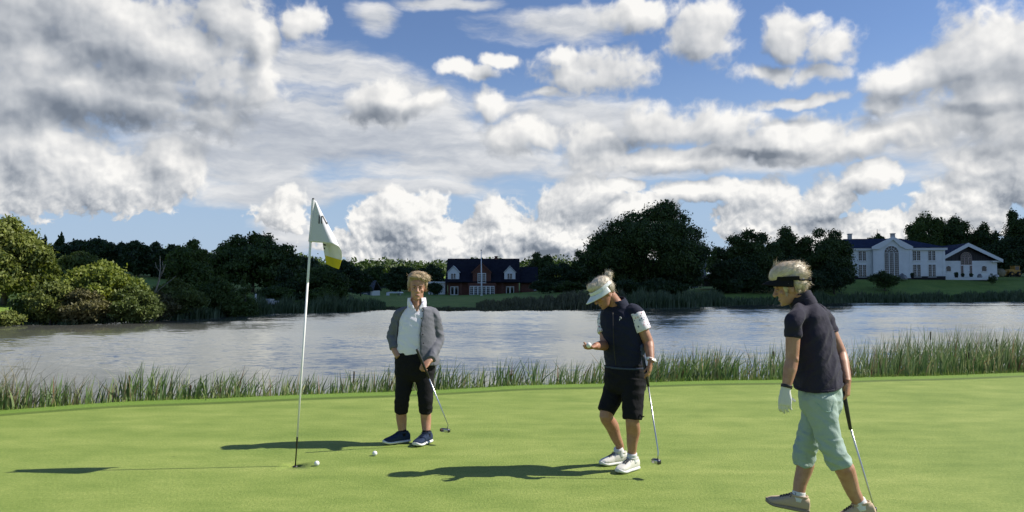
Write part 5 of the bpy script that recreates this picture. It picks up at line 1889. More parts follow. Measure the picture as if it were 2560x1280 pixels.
for lg in (leg_r, leg_l):
    body.limb(lg + [lg[-1] + Vector((0, 0, -.06))], [.070, .056, .052, .050, .036, .034], 20)
body.limb([A1(1043, 755, -.030), A1(1043, 766, -.048), A1(1042.3, 779, -.072)], [.036, .025, .006], 14)
# the left hand closed round the putter grip
g_top, g_end = A1(1042, 873, -.30), A1(1073, 946, -.19)
gd = (g_end - g_top).normalized()
hp = A1(1064, 914, -.225)
hand(body, A1(1073, 902, -.17), Vector((-.60, -.55, -.62)), Vector((.25, .75, -.6)), .98, (0.75, 1.25, 1.0), side=-1, thumb_dir=gd * .9 + Vector((-.4, -.5, 0)), thumb_curl=.3)
me = remesh(body, .0042, 3)
person = put('person', me, SKIN_A, None, ORG)
person.location = ORG
tag(person, 'woman in grey cardigan and white polo shirt facing the camera, one hand in her pocket', 'person')
BROW = material('brow_brown', base=(0.16, 0.10, 0.06), rough=0.8)
face_parts(hd, person, ORG, BROW)

# hair: short, swept to the picture's right by the wind
HAIR_A = material('dark_blonde_hair', hair_f((0.20, 0.135, 0.070), (0.66, 0.52, 0.32)))
cap = Shape()
ax = (hd.S, hd.F, hd.U)
cap.blob(hd.p(.86, 0, -.020), ax, (.094, .098, .066))
cap.blob(hd.p(.55, 0, -.050), ax, (.086, .064, .072))
for s in (-1, 1):
    cap.blob(hd.p(.62, s * .074, -.012), ax, (.019, .034, .052))
cap.blob(hd.p(.93, -.020, .052), ax, (.060, .036, .024))
cap.blob(hd.p(.90, .050, .046), ax, (.036, .038, .030))
cap.blob(hd.p(1.04, .02, .0), ax, (.060, .060, .024))
cap.blob(hd.p(.88, .080, .0), ax, (.026, .05, .040))
wind = Vector((0.9, -0.25, -0.25))


def flow_a(c, n):
    d = wind.copy()
    if (c - hd.O).dot(hd.U) < 0.05:
        d = Vector((0.25, -0.2, -1))
    return d - n * d.dot(n) * 0.9


hair_obj('hair', hd, cap, flow_a, HAIR_A, person, ORG, np.random.default_rng(4), 7000, (.03, .05), .02, .42,
         tufts=[(hd.p(.98, .05, .03), .012, (0.95, -.1, .22), .045, 70), (hd.p(.9, .08, .02), .012, (0.95, -.1, .05), .035, 60), (hd.p(.90, .045, .088), .010, (0.6, -.3, -.65), .026, 50)])

# white polo shirt
sec = lambda px, py, hw, b, dy=0.03: (A1(px, py, dy), SX * hw * K1, FY * b)
polo_secs = [sec(1042, 764, 20, .075), sec(1042, 772, 33, .088), sec(1041, 785, 40, .105), sec(1039, 805, 41, .125), sec(1038, 830, 42, .135), sec(1037, 858, 44, .145), sec(1037, 876, 45.5, .142), sec(1037, 890, 45.5, .134)]
polo = Shape().loft(polo_secs[::-1])
me = remesh(polo, .007, 4, folds(.006, 9, (1.0, 1, 1.6), 2.0, skew=.6))
pl = put('polo_shirt', me, WHITE_COTTON, person, ORG)
col = Shape().shell([(A1(1042, 768, .02), SX * .078, FY * .088), (A1(1042, 756, .02), SX * .081, FY * .086), (A1(1042, 744, .02), SX * .074, FY * .078)], [(128, 412), (127, 413), (124, 416)], .011, 34)
for sx, x0, x1 in ((-1, 1024, 1034), (1, 1062, 1049)):
    col.loft([(A1(x0, 752, -.055), SX * .012, UP * .012), (A1((x0 + x1) / 2, 764, -.085), SX * .016, UP * .020), (A1(x1, 772, -.098), SX * .008, UP * .012)], 12, 2.2)
put('collar', remesh(col, .005, 3), WHITE_COTTON, pl, ORG)
nk = Shape()
pk_ = Shape().limb([A1(1037.5, 773, -.093), A1(1038, 790, -.104), A1(1038, 800, -.115)], [.003, .0035, .002], 6, 3)
put_mb('placket', pk_, cloth('placket_shade', (0.62, 0.63, 0.67), var=0.03), pl, ORG)
# bare throat in the open neck
thr = Shape().loft([(A1(1042, 775, -.060), SX * .014, FY * .012), (A1(1043, 764, -.050), SX * .034, FY * .018), (A1(1044, 754, -.035), SX * .045, FY * .02)], 14)

# grey cardigan: open wrap round the back, two fronts, two sleeves
big = lambda px, py, hw, b, dy=.03: (A1(px, py, dy), SX * hw * K1, FY * b)
car = Shape()
cs = [big(1042, 766, 24, .086), big(1042, 773, 37, .100), big(1041, 786, 45, .116), big(1040, 806, 46, .136), big(1040, 832, 47, .148), big(1041, 860, 49, .157), big(1041, 880, 51, .157), big(1042, 900, 53, .154), big(1042, 911, 53, .152)]
arc = [(140, 425), (137, 423), (150, 427), (158, 432), (165, 436), (168, 437), (173, 438), (186, 437), (192, 436)]
car.shell(cs, arc, .013, 44)
car.limb([A1(1022, 779, .02), arm_r[0] + Vector((-.01, 0, .012)), arm_r[1], arm_r[1].lerp(arm_r[2], .5), arm_r[2]], [.05, .060, .051, .047, .040], 20)
car.limb([A1(1062, 779, .02), arm_l[0] + Vector((.015, 0, .012)), arm_l[1], arm_l[1].lerp(arm_l[2], .55), arm_l[2] + Vector((.008, .01, .012))], [.05, .060, .053, .050, .043], 20)
w1 = folds(.0065, 10, (1.0, 1.0, 1.1), 5.0, skew=.8)
me = remesh(car, .007, 4, lambda c: w1(c) * (1.3 if abs(c.x - ORG.x) > .16 else .55))
cd = put('cardigan', me, GREY_KNIT, person, ORG)
for i, (px, py) in enumerate(((1055.5, 778), (1053.5, 796), (1055, 815), (1057, 836), (1058.5, 858))):
    put_mb('button', Shape().blob(A1(px, py, -.135 - .006 * i), (SX, UP, FY), (.007, .007, .004)), DARK, cd, ORG)

# black cropped trousers
tr = Shape()
tr.loft([sec(1037, 878, 45.5, .137), sec(1037, 895, 48.5, .142), sec(1037, 915, 50, .140), sec(1037, 935, 49.5, .130), sec(1037, 948, 42, .105), sec(1037, 953, 28, .075)][::-1])
for lg, hws in ((leg_r, (24.5, 20.5, 17.5, 16.6)), (leg_l, (24, 20.5, 18.0, 16.8))):
    tr.limb([lg[0], lg[0].lerp(lg[1], .55), lg[1], lg[2]], [h * K1 for h in hws], 22)
tro = put('trousers', remesh(tr, .007, 3, folds(.007, 8, (1, 1, 1.7), 9.0)), BLACK_CLOTH, person, ORG)
for (ank, fd, gp) in ((A1(1006, 1080, .03), (-.80, -.52, 0), .0), (A1(1066, 1084, .0), (-.42, -.90, 0), .0)):
    ank = ank.copy()
    ank.z = .098
    put_mb('sock', Shape().limb([ank + UP * -.03, ank + UP * .03], [.042, .038], 18, 2), BLACK_CLOTH, person, ORG)
    shoe(person, ORG, ank, fd, .268, SHOE_NAVY, SOLE_W, SHOE_NAVY, width=.050)
putter('putter with black grip held by the woman in the grey cardigan', g_top, g_end, A1(1120.5, 1063, -.06), A1(1118, 1072, -.06), (-.45, -.80, 0), (.10, .032, .032), A1(1120, 1085, -.06))

# ================================================================== middle golfer: navy vest, bent over the ball in her hand
Y2 = 6.08
K2 = Y2 / F_PX
A2 = lambda px, py, dy=0.0: at(px, py, Y2 + dy)
ORG = A2(1562, 1166)
ORG.z = 0
fv = Vector((-.66, -.75, 0)).normalized()
sv = Vector((.75, -.66, 0)).normalized()      # her left
body = Shape()
hd = Head(A2(1507, 731, -.02), (-.80, -.36, -.62), (-.50, -.10, .86), .228)
hd.skull(body)
body.limb([A2(1545, 772, .03), A2(1533, 752, .02), hd.p(.30, 0, -.03)], [.066, .056, .055], 20)
body.loft([(A2(1547, 778, .04), sv * .12, fv * .08), (A2(1552, 830, .04), sv * .14, fv * .095), (A2(1560, 890, .04), sv * .13, fv * .095), (A2(1563, 940, .04), sv * .14, fv * .10)])
sh_l, el_l, wr_l = A2(1591, 790, -.06), A2(1621, 856, -.08), A2(1627, 900, -.19)
sh_r, el_r, wr_r = A2(1513, 792, .12), A2(1512, 862, .02), A2(1487, 866, -.17)
body.limb([sh_l, sh_l.lerp(el_l, .5), el_l, el_l.lerp(wr_l, .35), wr_l], [.050, .047, .042, .041, .027])
body.limb([sh_r, sh_r.lerp(el_r, .5), el_r, el_r.lerp(wr_r, .4), wr_r], [.048, .045, .042, .040, .027])
hip_l, kn_l, an_l = A2(1583, 950, -.04), A2(1581, 1052, -.10), A2(1580, 1128, -.03)
hip_r, kn_r, an_r = A2(1544, 950, .12), A2(1515, 1040, .04), A2(1549, 1113, .18)
for h, k, a in ((hip_l, kn_l, an_l), (hip_r, kn_r, an_r)):
    mid = k.lerp(a, .35) + Vector((.012, .02, 0))
    body.limb([h, h.lerp(k, .5), k, mid, k.lerp(a, .72), a, a + Vector((0, 0, -.05))], [.072, .068, .055, .057, .044, .035, .036], 20)
# hand with the ball: fingers cupped under it, palm up
ballc = A2(1472, 863, -.26)
hand(body, wr_r, (ballc + Vector((-.015, -.01, -.030)) - wr_r), Vector((-.1, .25, 1.0)), .92, (.30, .75, .55), side=1, thumb_curl=.35, thumb_dir=Vector((-.8, -.5, .35)))
# left hand hanging over the grip
g2t, g2e = A2(1606.5, 888, -.17), A2(1621, 966, -.20)
hand(body, A2(1627.5, 901, -.20), Vector((-.16, -.03, -1)), Vector((-.75, .35, .05)), .98, (.18, .32, .28), side=1, thumb_dir=Vector((-.62, -.25, -.75)), thumb_curl=.15)
person = put('person', remesh(body, .0042, 3), SKIN_B, None, ORG)
person.location = ORG
tag(person, 'woman in navy vest, floral sleeves and white visor, bent over the ball in her hand', 'person')
face_parts(hd, person, ORG, material('brow_pale', base=(0.30, 0.22, 0.14), rough=0.8))
HAIR_B = material('ash_blonde_hair', hair_f((0.34, 0.28, 0.20), (0.86, 0.79, 0.66)))
cap = Shape()
ax = (hd.S, hd.F, hd.U)
cap.blob(hd.p(.76, 0, -.012), ax, (.085, .100, .068))
cap.blob(hd.p(.56, 0, -.048), ax, (.078, .062, .062))
cap.blob(hd.p(.88, 0, .045), ax, (.060, .050, .036))
cap.blob(hd.p(.42, 0, -.062), ax, (.05, .03, .03))
bun = hd.p(.86, .0, -.132)
cap.limb([hd.p(.80, 0, -.095), bun.lerp(hd.p(.80, 0, -.095), .4), bun], [.028, .018, .02], 14)
cap.blob(bun, ax, (.026, .026, .034))
back = hd.p(.80, 0, -.10)


def flow_b(c, n):
    d = (back - c)
    if d.length < .04:
        d = -hd.F * .5 + hd.U * .4
    d = d.normalized()
    return d - n * d.dot(n) * .9


hair_obj('hair', hd, cap, flow_b, HAIR_B, person, ORG, np.random.default_rng(5), 6000, (.035, .06), .0, .30,
         tufts=[(bun, .010, (.35, 0, .6), .022, 40), (bun, .010, (.4, 0, -.7), .045, 60), (hd.p(.45, .05, -.06), .012, (.4, -.2, -.8), .035, 40), (hd.p(.40, .0, -.07), .014, (.5, -.1, -.6), .035, 40)])
put_mb('hair_tie', Shape().limb([bun.lerp(hd.p(.80, 0, -.095), .55) + hd.U * .02, bun.lerp(hd.p(.80, 0, -.095), .55) + hd.S * .02, bun.lerp(hd.p(.80, 0, -.095), .55) - hd.U * .02, bun.lerp(hd.p(.80, 0, -.095), .55) - hd.S * .02, bun.lerp(hd.p(.80, 0, -.095), .55) + hd.U * .02], [.006] * 5, 8, 4), DARK, person, ORG)

# white visor
VIS = material('white_visor', base=(0.72, 0.75, 0.74), rough=0.55)
vb = Shape().shell([(hd.p(.635, 0, -.012), hd.S * .085 * hd.k, hd.F * .108 * hd.k), (hd.p(.70, 0, -.012), hd.S * .084 * hd.k, hd.F * .107 * hd.k), (hd.p(.765, 0, -.010), hd.S * .082 * hd.k, hd.F * .103 * hd.k)], [(-35, 215)] * 3, .005, 40, 2.1)
vis = put('visor', remesh(vb, .0035, 1), VIS, person, ORG)


def brim(hd, reach, drop, mat, vis, org, width=.088, root=.625):
    br = Shape()
    n = 25
    vs, fs = [], []
    for t_ in (0.0, .005):
        for r in range(7):
            f = r / 6
            for k in range(n):
                a = math.radians(-4 + 188 * k / (n - 1))
                ca, sa = math.cos(a), math.sin(a)
                out = 1 + f * (reach / .108) * max(0.0, sa) ** 0.8
                curve = -.020 * abs(ca) ** 2 * f
                p = hd.p(root, 0, -.012) + hd.S * (width * ca * (1 + .06 * f)) * hd.k + hd.F * (.110 * sa * out) * hd.k + hd.U * (t_ - drop * f + curve)
                vs.append(p)
    m = 7 * n
    for r in range(6):
        for k in range(n - 1):
            fs.append((r * n + k, r * n + k + 1, (r + 1) * n + k + 1, (r + 1) * n + k))
            fs.append((m + r * n + k, m + (r + 1) * n + k, m + (r + 1) * n + k + 1, m + r * n + k + 1))
    for k in range(n - 1):
        fs.append((6 * n + k, 6 * n + k + 1, m + 6 * n + k + 1, m + 6 * n + k))
        fs.append((k, m + k, m + k + 1, k + 1))
    for r in range(6):
        for k in (0, n - 1):
            fs.append((r * n + k, (r + 1) * n + k, m + (r + 1) * n + k, m + r * n + k))
    br.add(vs, fs)
    return put_mb('brim', br, mat, vis, org, True, True)


brim(hd, .075, .022, VIS, vis, ORG)

# floral shirt sleeves and shirt hem under the vest
def floral(T, b):
    p = obj_co(T)
    v = T.n('ShaderNodeTexVoronoi', feature='F1')
    T.put(v.inputs['Vector'], T.v('ADD', p, T.v('SCALE', T.noise(p, 60.0, 2.0, color=True), scale=0.012)))
    v.inputs['Scale'].default_value = 58.0
    sp = T.n('ShaderNodeSeparateColor')
    T.put(sp.inputs[0], v.outputs['Color'])
    d = v.outputs['Distance']
    col = T.mix(T.m('MULTIPLY', T.ss(d, .30, .42, 1, 0), T.ss(sp.outputs[0], .42, .46)), (0.74, 0.72, 0.76), (0.62, 0.30, 0.36))
    col = T.mix(T.m('MULTIPLY', T.ss(d, .32, .44, 1, 0), T.ss(sp.outputs[1], .66, .68)), col, (0.035, 0.060, 0.20))
    col = T.mix(T.m('MULTIPLY', T.ss(d, .26, .36, 1, 0), T.ss(sp.outputs[2], .80, .82)), col, (0.10, 0.12, 0.16))
    T.put(b.inputs['Base Color'], col)
    b.inputs['Roughness'].default_value = .8
    bump(T, b, T.noise(p, 30.0, 3.0), .2, .006)


FLORAL = material('floral_cotton', floral)
sl = Shape()
sl.limb([sh_l + Vector((-.03, .02, .03)), sh_l + Vector((0, 0, .01)), sh_l.lerp(el_l, .30), sh_l.lerp(el_l, .56)], [.055, .066, .070, .068], 22)
put('shirt_sleeve', remesh(sl, .005, 2, folds(.005, 14, (1, 1, 1), 3.0)), FLORAL, person, ORG)
sl = Shape()
sl.limb([sh_r + Vector((.03, .0, .02)), sh_r + Vector((0, 0, .0)), sh_r.lerp(el_r, .35), sh_r.lerp(el_r, .60)], [.055, .062, .064, .062], 22)
put('shirt_sleeve', remesh(sl, .005, 2, folds(.005, 14, (1, 1, 1), 4.0)), FLORAL, person, ORG)
kk = math.hypot(.75, .12 / .165 * .66)


def s2(px, py, hw, dy=.04, ratio=.74, tilt=0.0):
    a = hw * K2 / math.hypot(.75, ratio * .66)
    lean = Vector((.10, .02, -tilt))
    return (A2(px, py, dy), sv * a, (fv + lean * 0.0 - UP * tilt) * a * ratio)


ve = Shape()
ve.loft([s2(1564, 917, 46), s2(1563, 905, 47.5), s2(1561, 885, 48), s2(1557, 858, 49), s2(1553, 832, 50, .04, .80), s2(1551, 806, 49, .04, .80, .1), s2(1549, 786, 46, .04, .74, .2), s2(1546, 772, 38, .04, .70, .25), s2(1541, 761, 24, .03, .72, .3)])
ve.limb([A2(1572, 775, -.02), sh_l + Vector((-.012, .01, .028)), sh_l.lerp(el_l, .10) + Vector((0, 0, .022))], [.060, .066, .066], 20)
ve.limb([A2(1525, 778, .09), sh_r + Vector((.015, 0, .02)), sh_r + Vector((0.004, 0, -.01))], [.055, .058, .056], 20)
w2 = folds(.006, 10, (1, 1, 1.4), 4.0, skew=.5)
vest = put('vest', remesh(ve, .006, 6, w2), NAVY_CLOTH, person, ORG)
co_ = Shape().shell([s2(1543, 766, 25, .03, .85, .3), s2(1539, 757, 25, .03, .85, .3), s2(1535, 748, 23, .02, .85, .3)], [(128, 412), (125, 415), (118, 422)], .010, 36)
put('collar', remesh(co_, .005, 2), NAVY_CLOTH, vest, ORG)
zp = Shape().limb([A2(1532, 781, -.085), A2(1533, 820, -.115), A2(1535, 870, -.105), A2(1540, 912, -.09)], [.0035, .0035, .0035, .003], 6, 5)
put_mb('zip', zp, DARK, vest, ORG)
# small pale crest on the chest: a loop over a stem
crest = Shape()
for a in ([(1548.6, 801.5), (1549.0, 797.6), (1552.3, 797.0), (1553.0, 794.4), (1551.4, 792.6), (1548.8, 793.0)],):
    crest.limb([A2(x, y, -.118) for x, y in a], [.0022] * len(a), 6, 4)
CREST_O = put_mb('crest', crest, material('crest_white', base=(.75, .75, .75)), vest, ORG)
hs_ = Shape()
hs_.shell([s2(1565, 920, 47.5), s2(1564, 914, 48.5)], [(0, 360), (0, 360)], .005, 40)
put('hem_band', remesh(hs_, .004, 1), cloth('hem_blue', (.05, .065, .11)), vest, ORG)
ud = Shape()
ud.loft([s2(1573, 914, 42), s2(1575, 890, 42), s2(1573, 864, 41), s2(1566, 840, 34)], 26)
put('shirt', remesh(ud, .006, 3, folds(.005, 16, (1, 1, 1.5), 8.0)), cloth('blue_grey_cotton', (.10, .125, .19), var=.2), person, ORG)

# black knee-length trousers with a tie at the hem
tr = Shape()
tr.loft([s2(1566, 908, 46.5), s2(1565, 925, 49.5), s2(1564, 950, 51), s2(1563, 972, 46), s2(1563, 984, 32)][::-1])
tr.limb([hip_l, hip_l.lerp(kn_l, .5), kn_l + UP * .01], [.098, .086, .077], 22)
tr.limb([hip_r, hip_r.lerp(kn_r, .5), kn_r + Vector((0, 0, .03))], [.098, .084, .072], 22)
put('trousers', remesh(tr, .006, 3, folds(.008, 9, (1, 1, 1.5), 12.0)), BLACK_CLOTH, person, ORG)
tie = Shape().limb([A2(1600, 1036, -.16), A2(1607, 1042, -.17), A2(1611, 1040, -.17)], [.005, .005, .003], 8, 3).limb([A2(1600, 1036, -.16), A2(1606, 1045, -.17)], [.005, .003], 8, 3)
put_mb('hem_tie', tie, BLACK_CLOTH, person, ORG)
for ank, fd, k in ((an_l, (-.62, -.62, 0), 0), (an_r, (-.90, -.42, 0), 1)):
    a = ank.copy()
    a.z = .095
    shoe(person, ORG, a, fd, .262, SHOE_WHITE, SOLE_W, LACE_D, width=.048, sock=.045, shank=(kn_l, kn_r)[k])
wd = (wr_l - el_l).normalized()
wa = Shape().shell([(wr_l - wd * .012, sv * .031, wd.cross(sv).normalized() * .029), (wr_l + wd * .012, sv * .030, wd.cross(sv).normalized() * .028)], [(0, 360)] * 2, .005, 24, 2.0)
wt_ = put('watch', remesh(wa, .003, 1), material('white_strap', base=(.80, .80, .80), rough=.4), person, ORG)
put_mb('watch_face', Shape().blob(wr_l + Vector((.034, -.012, 0)), (wd, wd.cross(sv).normalized(), sv), (.017, .015, .005)), SOLE_W, wt_, ORG)
putter('putter hanging from the left hand of the woman in the navy vest', g2t, g2e, at(1645.5, 1130, 5.79), at(1644.5, 1149, 5.77), (-.75, -.5, 0), (.075, .034, .034), at(1645, 1160, 5.77))


def golf_ball(c, label):
    bm = bmesh.new()
    bmesh.ops.create_icosphere(bm, subdivisions=4, radius=.02135)
    me = bpy.data.meshes.new('golf_ball')
    bm.to_mesh(me)
    bm.free()
    me.polygons.foreach_set('use_smooth', [True] * len(me.polygons))
    o = link_mesh('golf_ball', me, BALL)
    o.location = c
    tag(o, label, 'golf ball', 'white golf balls')


def ball_f(T, b):
    v = T.n('ShaderNodeTexVoronoi', feature='SMOOTH_F1')
    T.put(v.inputs['Vector'], obj_co(T))
    v.inputs['Scale'].default_value = 260.0
    b.inputs['Base Color'].default_value = (.82, .82, .80, 1)
    b.inputs['Roughness'].default_value = .3
    bump(T, b, v.outputs['Distance'], .5, .002)


BALL = material('golf_ball_cover', ball_f)
golf_ball(ballc, 'white golf ball held in the fingers of the bending woman')
for px, py, lab in ((792, 1160, 'white golf ball lying closest to the hole and flagstick'), (937, 1135, 'white golf ball lying on the green below the shoes of the cardigan woman')):
    q = at(px, py, F_PX * EYE / (py - HORIZON))
    golf_ball((q.x, q.y, .0212), lab)

# ================================================================== right golfer: walking to the left, seen from behind
Y3 = 4.75
K3 = Y3 / F_PX
A3 = lambda px, py, dy=0.0: at(px, py, Y3 + dy)
ORG = A3(2040, 1290)
ORG.z = 0
fv = Vector((-.82, .57, 0)).normalized()
sv = Vector((-.57, -.82, 0)).normalized()      # her left, towards the camera
body = Shape()
hd = Head(A3(1973, 714, .0), (-.90, .26, -.30), (-.30, .05, .95), .226)
hd.skull(body)
body.limb([A3(2008, 775, .03), A3(1996, 752, .02), hd.p(.28, 0, -.035)], [.062, .054, .053], 20)
body.loft([(A3(2013, 780, .02), sv * .12, fv * .08), (A3(2027, 850, .02), sv * .14, fv * .09), (A3(2040, 920, .02), sv * .13, fv * .09), (A3(2050, 980, .02), sv * .12, fv * .085)])
sh_l, el_l, wr_l = A3(1984, 805, -.15), A3(1980, 898, -.16), A3(1966, 968, -.18)
sh_r, el_r, wr_r = A3(2062, 800, .18), A3(2102, 884, .14), A3(2118, 955, -.02)
body.limb([sh_l, sh_l.lerp(el_l, .5), el_l, el_l.lerp(wr_l, .35), wr_l], [.050, .043, .039, .041, .026])
body.limb([sh_r, sh_r.lerp(el_r, .5), el_r, el_r.lerp(wr_r, .35), wr_r], [.048, .042, .038, .039, .026])
body.blob(el_l + Vector((.012, -.02, .0)), (SX, FY, UP), (.022, .02, .026))
hip_l, kn_l, an_l = A3(2044, 1000, -.07), A3(2084, 1135, -.12), A3(2150, 1262, -.10)
hip_r, kn_r, an_r = A3(2056, 1000, .08), A3(2012, 1125, .10), A3(1996, 1240, .09)
body.limb([hip_l, hip_l.lerp(kn_l, .5), kn_l, kn_l.lerp(an_l, .32) + Vector((.012, -.01, .01)), kn_l.lerp(an_l, .72), an_l, an_l + Vector((.005, 0, -.05))], [.07, .066, .056, .060, .044, .035, .036], 20)
body.limb([hip_r, hip_r.lerp(kn_r, .5), kn_r, kn_r.lerp(an_r, .32) + Vector((.018, 0, 0)), kn_r.lerp(an_r, .72), an_r, an_r + Vector((-.01, 0, -.05))], [.07, .066, .054, .055, .042, .036, .037], 20)
# right hand round the grip behind her back
g3t, g3e = A3(2108, 974, .0), A3(2126, 1073, .05)
gd = (g3e - g3t).normalized()
hand(body, A3(2119, 955, -.02), Vector((-.06, -.06, -1)), Vector((-.75, .6, -.1)), .94, (.55, 1.05, .8), side=-1, thumb_dir=Vector((-.45, .35, -.8)), thumb_curl=.1, spread=.5)
person = put('person', remesh(body, .0038, 3), SKIN_A, None, ORG)
person.location = ORG
tag(person, 'woman walking left in dark polo shirt, mint cropped trousers and black visor', 'person')
face_parts(hd, person, ORG, material('brow_fair', base=(0.32, 0.24, 0.15), rough=0.8))
HAIR_C = material('light_blonde_hair', hair_f((0.42, 0.325, 0.21), (0.88, 0.79, 0.62)))
cap = Shape()
ax = (hd.S, hd.F, hd.U)
cap.blob(hd.p(.90, 0, -.008), ax, (.090, .106, .062))
cap.blob(hd.p(.76, 0, -.050), ax, (.088, .076, .066))
cap.blob(hd.p(.86, 0, .045), ax, (.070, .058, .042))
cap.blob(hd.p(.44, 0, -.070), ax, (.058, .034, .038))
cap.blob(hd.p(1.0, .02, -.05), ax, (.05, .045, .03))
for s in (-1, 1):
    cap.blob(hd.p(.50, s * .064, .030), ax, (.010, .014, .030))
    cap.blob(hd.p(.50, s * .066, -.045), ax, (.014, .026, .034))


def flow_c(c, n):
    d = -hd.F * .8 + UP * -.25
    if (c - hd.O).dot(hd.U) > .07:
        d = -hd.F * .8 + UP * .3
    if (c - hd.O).dot(hd.U) < -.01:
        d = -UP + hd.F * -.1
    return d - n * d.dot(n) * .85


hair_obj('hair', hd, cap, flow_c, HAIR_C, person, ORG, np.random.default_rng(6), 8000, (.03, .055), .03, .42,
         tufts=[(hd.p(1.10, .0, .035), .010, (.15, 0, .95), .050, 60), (hd.p(1.09, .0, .015), .010, (.55, 0, .7), .040, 50), (hd.p(.42, .02, -.095), .016, (.4, -.2, -.8), .03, 70)])
BV = cloth('black_visor', (.010, .010, .012), var=.2)
hv = tilted(hd, 15)
vb = Shape().shell([(hv.p(.655, 0, -.014), hv.S * .087, hv.F * .107), (hv.p(.715, 0, -.013), hv.S * .091, hv.F * .110), (hv.p(.775, 0, -.012), hv.S * .093, hv.F * .112)], [(-22, 202)] * 3, .006, 40, 2.1)
vb.shell([(hv.p(.63, 0, -.020), hv.S * .090, hv.F * .110), (hv.p(.68, 0, -.020), hv.S * .091, hv.F * .111)], [(195, 345)] * 2, .006, 30, 2.1)
vis = put('visor', remesh(vb, .0035, 1), BV, person, ORG)
brim(hv, .066, .026, BV, vis, ORG, .090, .675)
put_mb('buckle', Shape().blob(hd.p(.565, .070, -.085), (hd.F, hd.U, hd.S), (.008, .008, .004)), STEEL, vis, ORG)


# polo shirt with stand-up collar
def s3(px, py, hw, dy=.02, ratio=.72, tilt=0.0):
    a = hw * K3 / math.hypot(.57, ratio * .82)
    return (A3(px, py, dy), sv * a, (fv - UP * tilt) * a * ratio)


po = Shape()
lowr = lambda q: (q[0], q[1] + Vector((0, 0, -.028)), q[2])
po.loft([lowr(s3(2047, 961, 62.5)), lowr(s3(2045, 945, 62)), s3(2040, 915, 60.5), s3(2034, 882, 60), s3(2029, 848, 58, .02, .76), s3(2025, 820, 55, .02, .78, .1), s3(2020, 796, 50, .02, .76, .2), s3(2014, 776, 40, .02, .72, .3), s3(2008, 762, 26, .02, .74, .4)])
for a, b, k in ((sh_l, el_l, 0), (sh_r, el_r, 1)):
    c0 = A3(2006, 778, -.05) if k == 0 else A3(2040, 780, .10)
    po.limb([c0, a + Vector((0, 0, .008)), a.lerp(b, .22), a.lerp(b, .40)], [.056, .054, .050, .046], 22)
w3 = folds(.012, 8.5, (1.3, 1.0, .8), 6.0, skew=-.75)
shirt = put('polo_shirt', remesh(po, .006, 9, w3), SHIRT_NAVY, person, ORG)
co_ = Shape().shell([s3(2010, 765, 25, .02, .9, .5), s3(2003, 751, 25.5, .02, .9, .5), s3(1996, 738, 25, .02, .9, .5)], [(95, 445), (100, 440), (108, 432)], .009, 40)
col = put('collar', remesh(co_, .0045, 2), SHIRT_NAVY, shirt, ORG)
fl = Shape().shell([s3(2012, 772, 30, .02, .9, .5), s3(2005, 753, 27.5, .02, .9, .5)], [(205, 345), (205, 345)], .005, 30)
put('collar_flap', remesh(fl, .004, 2), SHIRT_NAVY, col, ORG)

hb = Shape().shell([lowr(s3(2047.3, 962, 63.5)), lowr(s3(2046.6, 955, 63.4))], [(0, 360)] * 2, .004, 44)
put('hem_band', remesh(hb, .004, 2), SHIRT_NAVY, shirt, ORG)
for a, b in ((sh_l, el_l), (sh_r, el_r)):
    d = (b - a).normalized()
    s_ = d.cross(FY).normalized()
    cf = Shape().shell([(a.lerp(b, .355), s_ * .047, d.cross(s_).normalized() * .047), (a.lerp(b, .405), s_ * .0465, d.cross(s_).normalized() * .0465)], [(0, 360)] * 2, .004, 28, 2.0)
    put('cuff', remesh(cf, .0035, 1), SHIRT_NAVY, shirt, ORG)

# mint trousers
tr = Shape()
tr.loft([s3(2050, 945, 52, .02, .78), s3(2051, 965, 54, .02, .80), s3(2052, 990, 54, .02, .84), s3(2052, 1020, 50, .02, .86), s3(2054, 1040, 38, .02, .86)][::-1])
tr.limb([A3(2048, 958, -.04), hip_l + Vector((.01, 0, 0)), hip_l.lerp(kn_l, .5) + Vector((.0, 0, 0)), hip_l.lerp(kn_l, .85), kn_l.lerp(an_l, .26) + Vector((.004, 0, .012))], [.080, .101, .081, .069, .069], 24)
tr.limb([A3(2052, 958, .06), hip_r + Vector((-.015, 0, 0)), hip_r.lerp(kn_r, .5) + Vector((-.005, 0, 0)), kn_r, kn_r.lerp(an_r, .34) + Vector((.008, 0, 0))], [.080, .101, .080, .067, .063], 24)
w4 = folds(.0085, 11, (1, 1, 1.3), 15.0, skew=.6)
tro = put('trousers', remesh(tr, .006, 3, lambda c: w4(c) * (1.7 if c.z < .55 else .8)), MINT, person, ORG)
# seam of the hip pocket, and the back pocket
seam = cloth('mint_seam', (.34, .50, .42), var=.05)


def on_mesh(ob, pts, dirv, lift=.002):
    """drops points onto a garment along dirv (world), returns world points just proud of it"""
    off_ = Vector(ORG)
    t = BVHTree.FromPolygons([v.co for v in ob.data.vertices], [tuple(p.vertices) for p in ob.data.polygons])
    out = []
    for p in pts:
        d = Vector(dirv).normalized()
        hit, nrm, i, dist = t.ray_cast(Vector(p) - off_ - d * 0.6, d)
        if hit is not None:
            out.append(hit + off_ + nrm * lift)
    return out


for line in ([(2036, 975), (2040, 995), (2052, 1010), (2066, 1018), (2079, 1016)], [(2083, 985), (2080, 1005), (2079, 1016)]):
    pts = on_mesh(tro, [A3(*p) for p in line], (.4, 1, 0))
    if len(pts) > 2:
        put_mb('pocket_seam', Shape().limb(pts, [.0016] * len(pts), 6, 3), seam, tro, ORG)
pts = on_mesh(tro, [A3(*p) for p in ((2086, 952), (2086, 954))], (-.2, 1, 0), .003)
if pts:
    put_mb('button', Shape().blob(pts[0], (SX, UP, FY), (.006, .006, .004)), DARK, tro, ORG)
